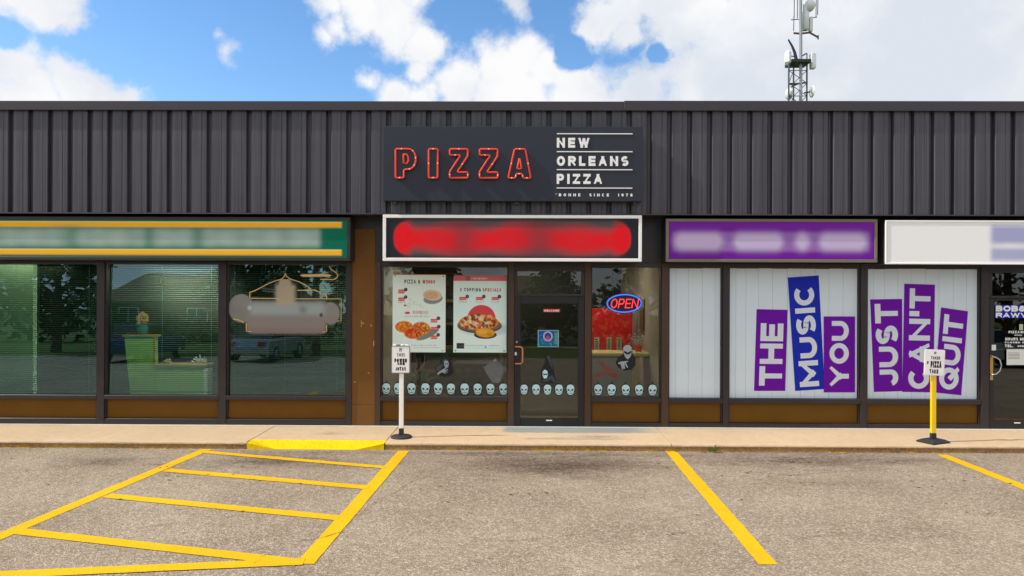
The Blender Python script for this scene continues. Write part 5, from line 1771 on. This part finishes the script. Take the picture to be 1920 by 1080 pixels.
tower = thing('cell_tower', 'lattice antenna mast with a long pole, dishes and panels rising behind the roof', 'antenna mast', tuple(onY(1497, 540, TY)) [:2] + (ZG,))
legs = ((1479, -1.0), (1488, 1.0), (1513, .0))
for (px, dy) in legs:
    a = tp(px, 118, dy); MB().tube([(a[0], a[1], ZG), a], .075, 6).build('leg', M_['darksteel'], tower)
mb = MB()
prev = None
for i, r_ in enumerate(range(540, 118, -24)):
    P = [tp(px, r_, dy) for px, dy in legs]
    for a in range(3):
        mb.tube([P[a], P[(a + 1) % 3]], .035, 5)
    if prev:
        for a in range(3):
            mb.tube([prev[a], P[(a + 1) % 3]], .03, 5)
    prev = P
mb.build('lattice_brace', M_['darksteel'], tower)
a = tp(1500, 540, -.3); b = tp(1500.5, -60, -.3)
MB().tube([(a[0], a[1], ZG), (a[0], a[1], tp(1500, 100)[2]), b], .13, 10).build('pole', M_['steel'], tower)
# head platform with bracket arms
MB().bbox(tp(1478, 120)[0], tp(1514, 120)[0], TY - .8, TY + .8, tp(1500, 122)[2], tp(1500, 116)[2], .02).build('platform', M_['black'], tower)
p = tp(1473, 112)
MB().bbox(tp(1467, 110)[0], tp(1478, 110)[0], TY - .9, TY - .2, tp(1470, 126)[2], tp(1470, 98)[2], .25).build('panel_antenna', M_['dish'], tower)
MB().tube([tp(1473, 104), tp(1490, 106)], .05, 6).tube([tp(1478, 128), tp(1490, 124)], .05, 6).tube([tp(1502, 106), tp(1512, 100)], .06, 6).tube([tp(1513, 100), tp(1513, 118)], .05, 6).build('bracket_arm', M_['darksteel'], tower)
MB().bbox(tp(1517, 110)[0], tp(1526, 110)[0], TY - .5, TY, tp(1520, 131)[2], tp(1520, 102)[2], .05).build('panel_antenna', M_['dish'], tower)
MB().tube([tp(1478, 74), tp(1485, 86), tp(1490, 98), tp(1493, 112)], .07, 6, r1=.16).build('cable_boot', M_['black'], tower)
# microwave dishes
c = tp(1521.5, 172, -.4)
MB().lathe([(.02, -.12), (.3, -.08), (.48, .0), (.5, .06)], c, 24, 'X').build('dish_antenna', M_['dish'], tower)
MB().tube([tp(1508, 174), c], .07, 6).build('bracket_arm', M_['rust'], tower)
c = tp(1474, 176, -.4)
MB().lathe([(.02, .0), (.42, .05), (.5, .2), (.5, .35)], c, 24, 'X').build('dish_antenna', M_['dish'], tower)
MB().tube([tp(1481, 158), tp(1496, 157), tp(1510, 155)], .08, 6).tube([tp(1483, 163), tp(1495, 158)], .05, 6).build('bracket_arm', M_['rust'], tower)
# upper antennas
MB().lathe([(.25, 0), (.32, .1), (.32, 1.5), (.28, 1.6)], tp(1509.5, 57), 16).build('drum_antenna', M_['dish'], tower)
MB().bbox(tp(1517, 30)[0], tp(1523, 30)[0], TY - .2, TY + .2, tp(1518, 60)[2], tp(1518, 32)[2], .05).build('panel_antenna', M_['dish'], tower)
MB().lathe([(.1, -.25), (.45, -.15), (.5, .25), (.3, .35)], tp(1518, 10), 18, 'Y').build('drum_antenna', M_['dish'], tower)
MB().bbox(tp(1504, 20)[0], tp(1512, 20)[0], TY - .2, TY + .2, tp(1508, 23)[2], tp(1508, 8)[2], .08).build('radio_box', M_['dish'], tower)
MB().tube([tp(1488, 62), tp(1500, 63), tp(1518, 61), tp(1534, 70)], .09, 6).tube([tp(1534, 66), tp(1534, 74)], .06, 5).tube([tp(1483, 37), tp(1500, 36)], .04, 5).tube([tp(1518, 34), tp(1532, 32)], .04, 5).build('bracket_arm', M_['rust'], tower)
for (px, r0, r1) in ((1488, 30, 58), (1489, -20, 34), (1495, -30, 34), (1530, -10, 32), (1533, 0, 28)):
    MB().tube([tp(px, r1), tp(px + .6, r0)], .035, 5).build('whip_antenna', M_['darksteel'], tower)

# ================================================================== ACROSS THE LOT (seen mirrored in the glass)
def tree(x, y, h, cr_, label, leaf, n=2600, trunk_h=.12, seed=1, bare=False):
    t = thing('tree', label, 'tree', (x, y, ZG), 'trees across the parking lot')
    rr = random.Random(seed)
    mb = MB()
    mb.tube([(x, y, ZG - .1), (x + .1, y, h * trunk_h), (x + .05, y + .1, h * .6), (x, y, h * .9)], .28, 8, r1=.05)
    tips = []
    for i in range(16):
        a = rr.uniform(0, 6.28); z0 = h * rr.uniform(trunk_h * .9, .75); L_ = cr_ * rr.uniform(.5, .95) * (1 - .4 * (z0 / h))
        p1 = (x + L_ * math.cos(a), y + L_ * math.sin(a), z0 + L_ * rr.uniform(.3, .8))
        mb.tube([(x, y, z0), ((x + p1[0]) / 2, (y + p1[1]) / 2, (z0 + p1[2]) / 2 + .2), p1], .11, 6, r1=.02)
        tips.append(p1)
    mb.build('trunk', M_['bark'], t)
    cl = []
    for i in range(34):
        a = rr.uniform(0, 6.28); e = rr.uniform(-.6, 1.4); q = cr_ * rr.uniform(.35, .95)
        zc = h * (trunk_h + 1) / 2 + .0
        cl.append((x + q * math.cos(a) * math.cos(e), y + q * math.sin(a) * math.cos(e), zc + (h * (1 - trunk_h) / 2) * math.sin(e) * .9, cr_ * rr.uniform(.16, .34)))
    V, Fc = [], []
    for i in range(n):
        c = rr.choice(cl)
        p = [c[k] + rr.gauss(0, c[3] * .55) for k in range(3)]
        s = rr.uniform(.10, .24)
        u = Vector((rr.gauss(0, 1), rr.gauss(0, 1), rr.gauss(0, .6))).normalized() * s
        w = Vector((rr.gauss(0, 1), rr.gauss(0, 1), rr.gauss(0, 1))).normalized() * s * .7
        o_ = len(V); P = Vector(p)
        V += [P - u, P + w, P + u, P - w]; Fc.append((o_, o_ + 1, o_ + 2, o_ + 3))
    MB().add(V, Fc).build('crown', M_[leaf], t)


trees = [(-22.5, -22, 7.0, 2.6, 'dark broad tree across the lot, mirrored at the left edge of the photo', 'leafA', 5200),
         (-14.3, -24, 7.5, 2.3, 'dark tree across the lot, mirrored above the reception desk', 'leafA', 4600),
         (-9.6, -21, 7.5, 2.6, 'dense tree across the lot, mirrored behind the gold decal', 'leafA', 5200),
         (-6.0, -30, 7, 2.2, 'olive tree across the lot, mirrored beside the left poster', 'leafB', 3200),
         (2.2, -32, 4.6, 1.9, 'conical green tree across the lot, mirrored over the pizza shop door', 'leafA', 3000),
         (6.9, -26, 7, 2.4, 'thin leaved tree across the lot, mirrored behind the OPEN sign', 'leafB', 2300),
         (16, -30, 7, 3, 'round tree across the lot opposite the purple words', 'leafA', 2800),
         (23.5, -22, 8, 3.2, 'olive broad tree across the lot, mirrored in the right hand door', 'leafB', 4600)]
for i, (x, y, h, c, lb, lf, n) in enumerate(trees):
    tree(x, y, h, c, lb, lf, n, seed=i + 3)
hd = MB(); rr = random.Random(21)
for i in range(9000):
    x = rr.uniform(-48, 48); hh = 2.2 + 1.1 * math.sin(x * .35) + .6 * math.sin(x * 1.1 + 1)
    z = ZG + (rr.random() ** .7) * hh; y = -33.5 + rr.uniform(-1.2, 1.2); s = rr.uniform(.15, .32)
    u = Vector((rr.gauss(0, 1), rr.gauss(0, 1), rr.gauss(0, 1))).normalized() * s; w = Vector((rr.gauss(0, 1), rr.gauss(0, 1), rr.gauss(0, 1))).normalized() * s
    P = Vector((x, y, z)); hd.add([P - u, P + w, P + u, P - w], [(0, 1, 2, 3)])
tag(hd.build('hedgerow', M_['leafA']), 'long dark hedgerow closing the far side of the lot behind the houses', 'hedge', None, 'stuff')


def house(x0, x1, y, wm, label):
    t = thing('house', label, 'house', ((x0 + x1) / 2, y, ZG), 'bungalows across the parking lot')
    ox = (x0 + x1) / 2
    MB().box(x0, x1, y - 7, y, ZG, 2.7).build('wall', M_[wm], t)
    MB().add([(x0 - .5, y + .5, 2.6), (x1 + .5, y + .5, 2.6), (x1 + .5, y - 7.5, 2.6), (x0 - .5, y - 7.5, 2.6), (x0 + 1.5, y - 3.5, 4.7), (x1 - 1.5, y - 3.5, 4.7)],
             [(0, 1, 5, 4), (2, 3, 4, 5), (1, 2, 5), (3, 0, 4), (3, 2, 1, 0)]).build('roof', M_['shingle'], t)
    n = 3
    for i in range(n):
        c = x0 + (x1 - x0) * (i + .5) / n + (.4 if i == 1 else 0)
        f = MB().box(c - .75, c + .75, y, y + .06, 1.0, 2.2).build('window', M_['white'], t)
        MB().box(c - .68, c - .03, y + .061, y + .07, 1.07, 2.13).box(c + .03, c + .68, y + .061, y + .07, 1.07, 2.13).build('pane', M_['houseglass'], f)
    MB().box(x0 + 1.0, x0 + 1.9, y, y + .05, ZG, 2.05).build('door', M_['brownwood'], t)


house(-29, -16, -36, 'brick', 'brick bungalow with brown roof, mirrored in the green tinted windows')
house(-8, 3, -38, 'housewhite', 'pale sided bungalow with brown roof opposite the pizza shop')
house(17, 29, -37, 'brick', 'brick bungalow with brown roof opposite the right hand door')


def car(x, y, ang, paint, label):
    t = thing('parked_car', label, 'car', (0, 0, 0), 'cars parked across the lot')
    L_, Wd = 4.5, 1.78
    side = [(-2.2, .35), (-2.22, .62), (-2.1, .82), (-1.6, .9), (-.95, .95), (.9, .97), (1.7, .95), (2.15, .9), (2.22, .6), (2.18, .35)]
    mb = MB()
    n = len(side)
    rings = [(-Wd / 2, .86), (-Wd / 2 * .97 - .0, 1.0), (Wd / 2 * .97, 1.0), (Wd / 2, .86)]
    vs = []
    for (yy, k) in rings:
        for (a, b) in side:
            vs.append((a * (.985 if k < 1 else 1), yy, .35 + (b - .35) * k + ZG))
    fs = [tuple(range(n - 1, -1, -1)), tuple(3 * n + i for i in range(n))]
    for j in range(3):
        for i in range(n):
            fs.append((j * n + i, j * n + (i + 1) % n, (j + 1) * n + (i + 1) % n, (j + 1) * n + i))
    mb.add(vs, fs)
    mb.build('body', M_[paint], t)
    cabin = [(-.95, .95), (-.35, 1.4), (.85, 1.42), (1.55, .97)]
    vs = []
    for (yy, s) in ((-Wd / 2 * .9, 1), (-Wd / 2 * .72, 1), (Wd / 2 * .72, 1), (Wd / 2 * .9, 1)):
        pass
    lo = Wd / 2 * .92; hi = Wd / 2 * .70
    V = [(-.95, -lo, .95), (1.55, -lo, .97), (.85, -hi, 1.42), (-.35, -hi, 1.4), (-.95, lo, .95), (1.55, lo, .97), (.85, hi, 1.42), (-.35, hi, 1.4)]
    V = [(a, b, c_ + ZG) for a, b, c_ in V]
    MB().add(V, [(0, 1, 2, 3), (7, 6, 5, 4), (0, 3, 7, 4), (1, 5, 6, 2)]).build('windows', M_['carglass'], t)
    MB().bbox(-.38, .88, -hi - .02, hi + .02, 1.39 + ZG, 1.45 + ZG, .02).build('roof', M_[paint], t)
    for wx in (-1.4, 1.4):
        for wy in (-Wd / 2 + .08, Wd / 2 - .08):
            w_ = MB().lathe([(.2, -.1), (.31, -.1), (.33, -.06), (.33, .06), (.31, .1), (.2, .1)], (wx, wy, .33 + ZG), 20, 'Y').build('wheel', M_['tyre'], t)
            MB().lathe([(.06, -.11), (.19, -.102), (.19, .102), (.06, .11)], (wx, wy, .33 + ZG), 14, 'Y').build('rim', M_['steel'], w_)
    for s in (-1, 1):
        MB().bbox(-2.24, -2.12, s * .6 - .2, s * .6 + .2, .6 + ZG, .74 + ZG, .02).build('headlight', M_['headlamp'], t)
        MB().bbox(2.14, 2.25, s * .62 - .16, s * .62 + .16, .65 + ZG, .85 + ZG, .02).build('tail_light', M_['taillamp'], t)
    t.location = (x, y, 0); t.rotation_euler.z = R(ang)


car(-15.5, -17, 84, 'carblue', 'dark blue saloon parked across the lot opposite the green shop')
car(-10.5, -17.5, 92, 'carsilver', 'silver saloon parked across the lot beside the blue one')
car(17.5, -15.5, 15, 'carsilver', 'silver saloon across the lot mirrored in the right hand door')
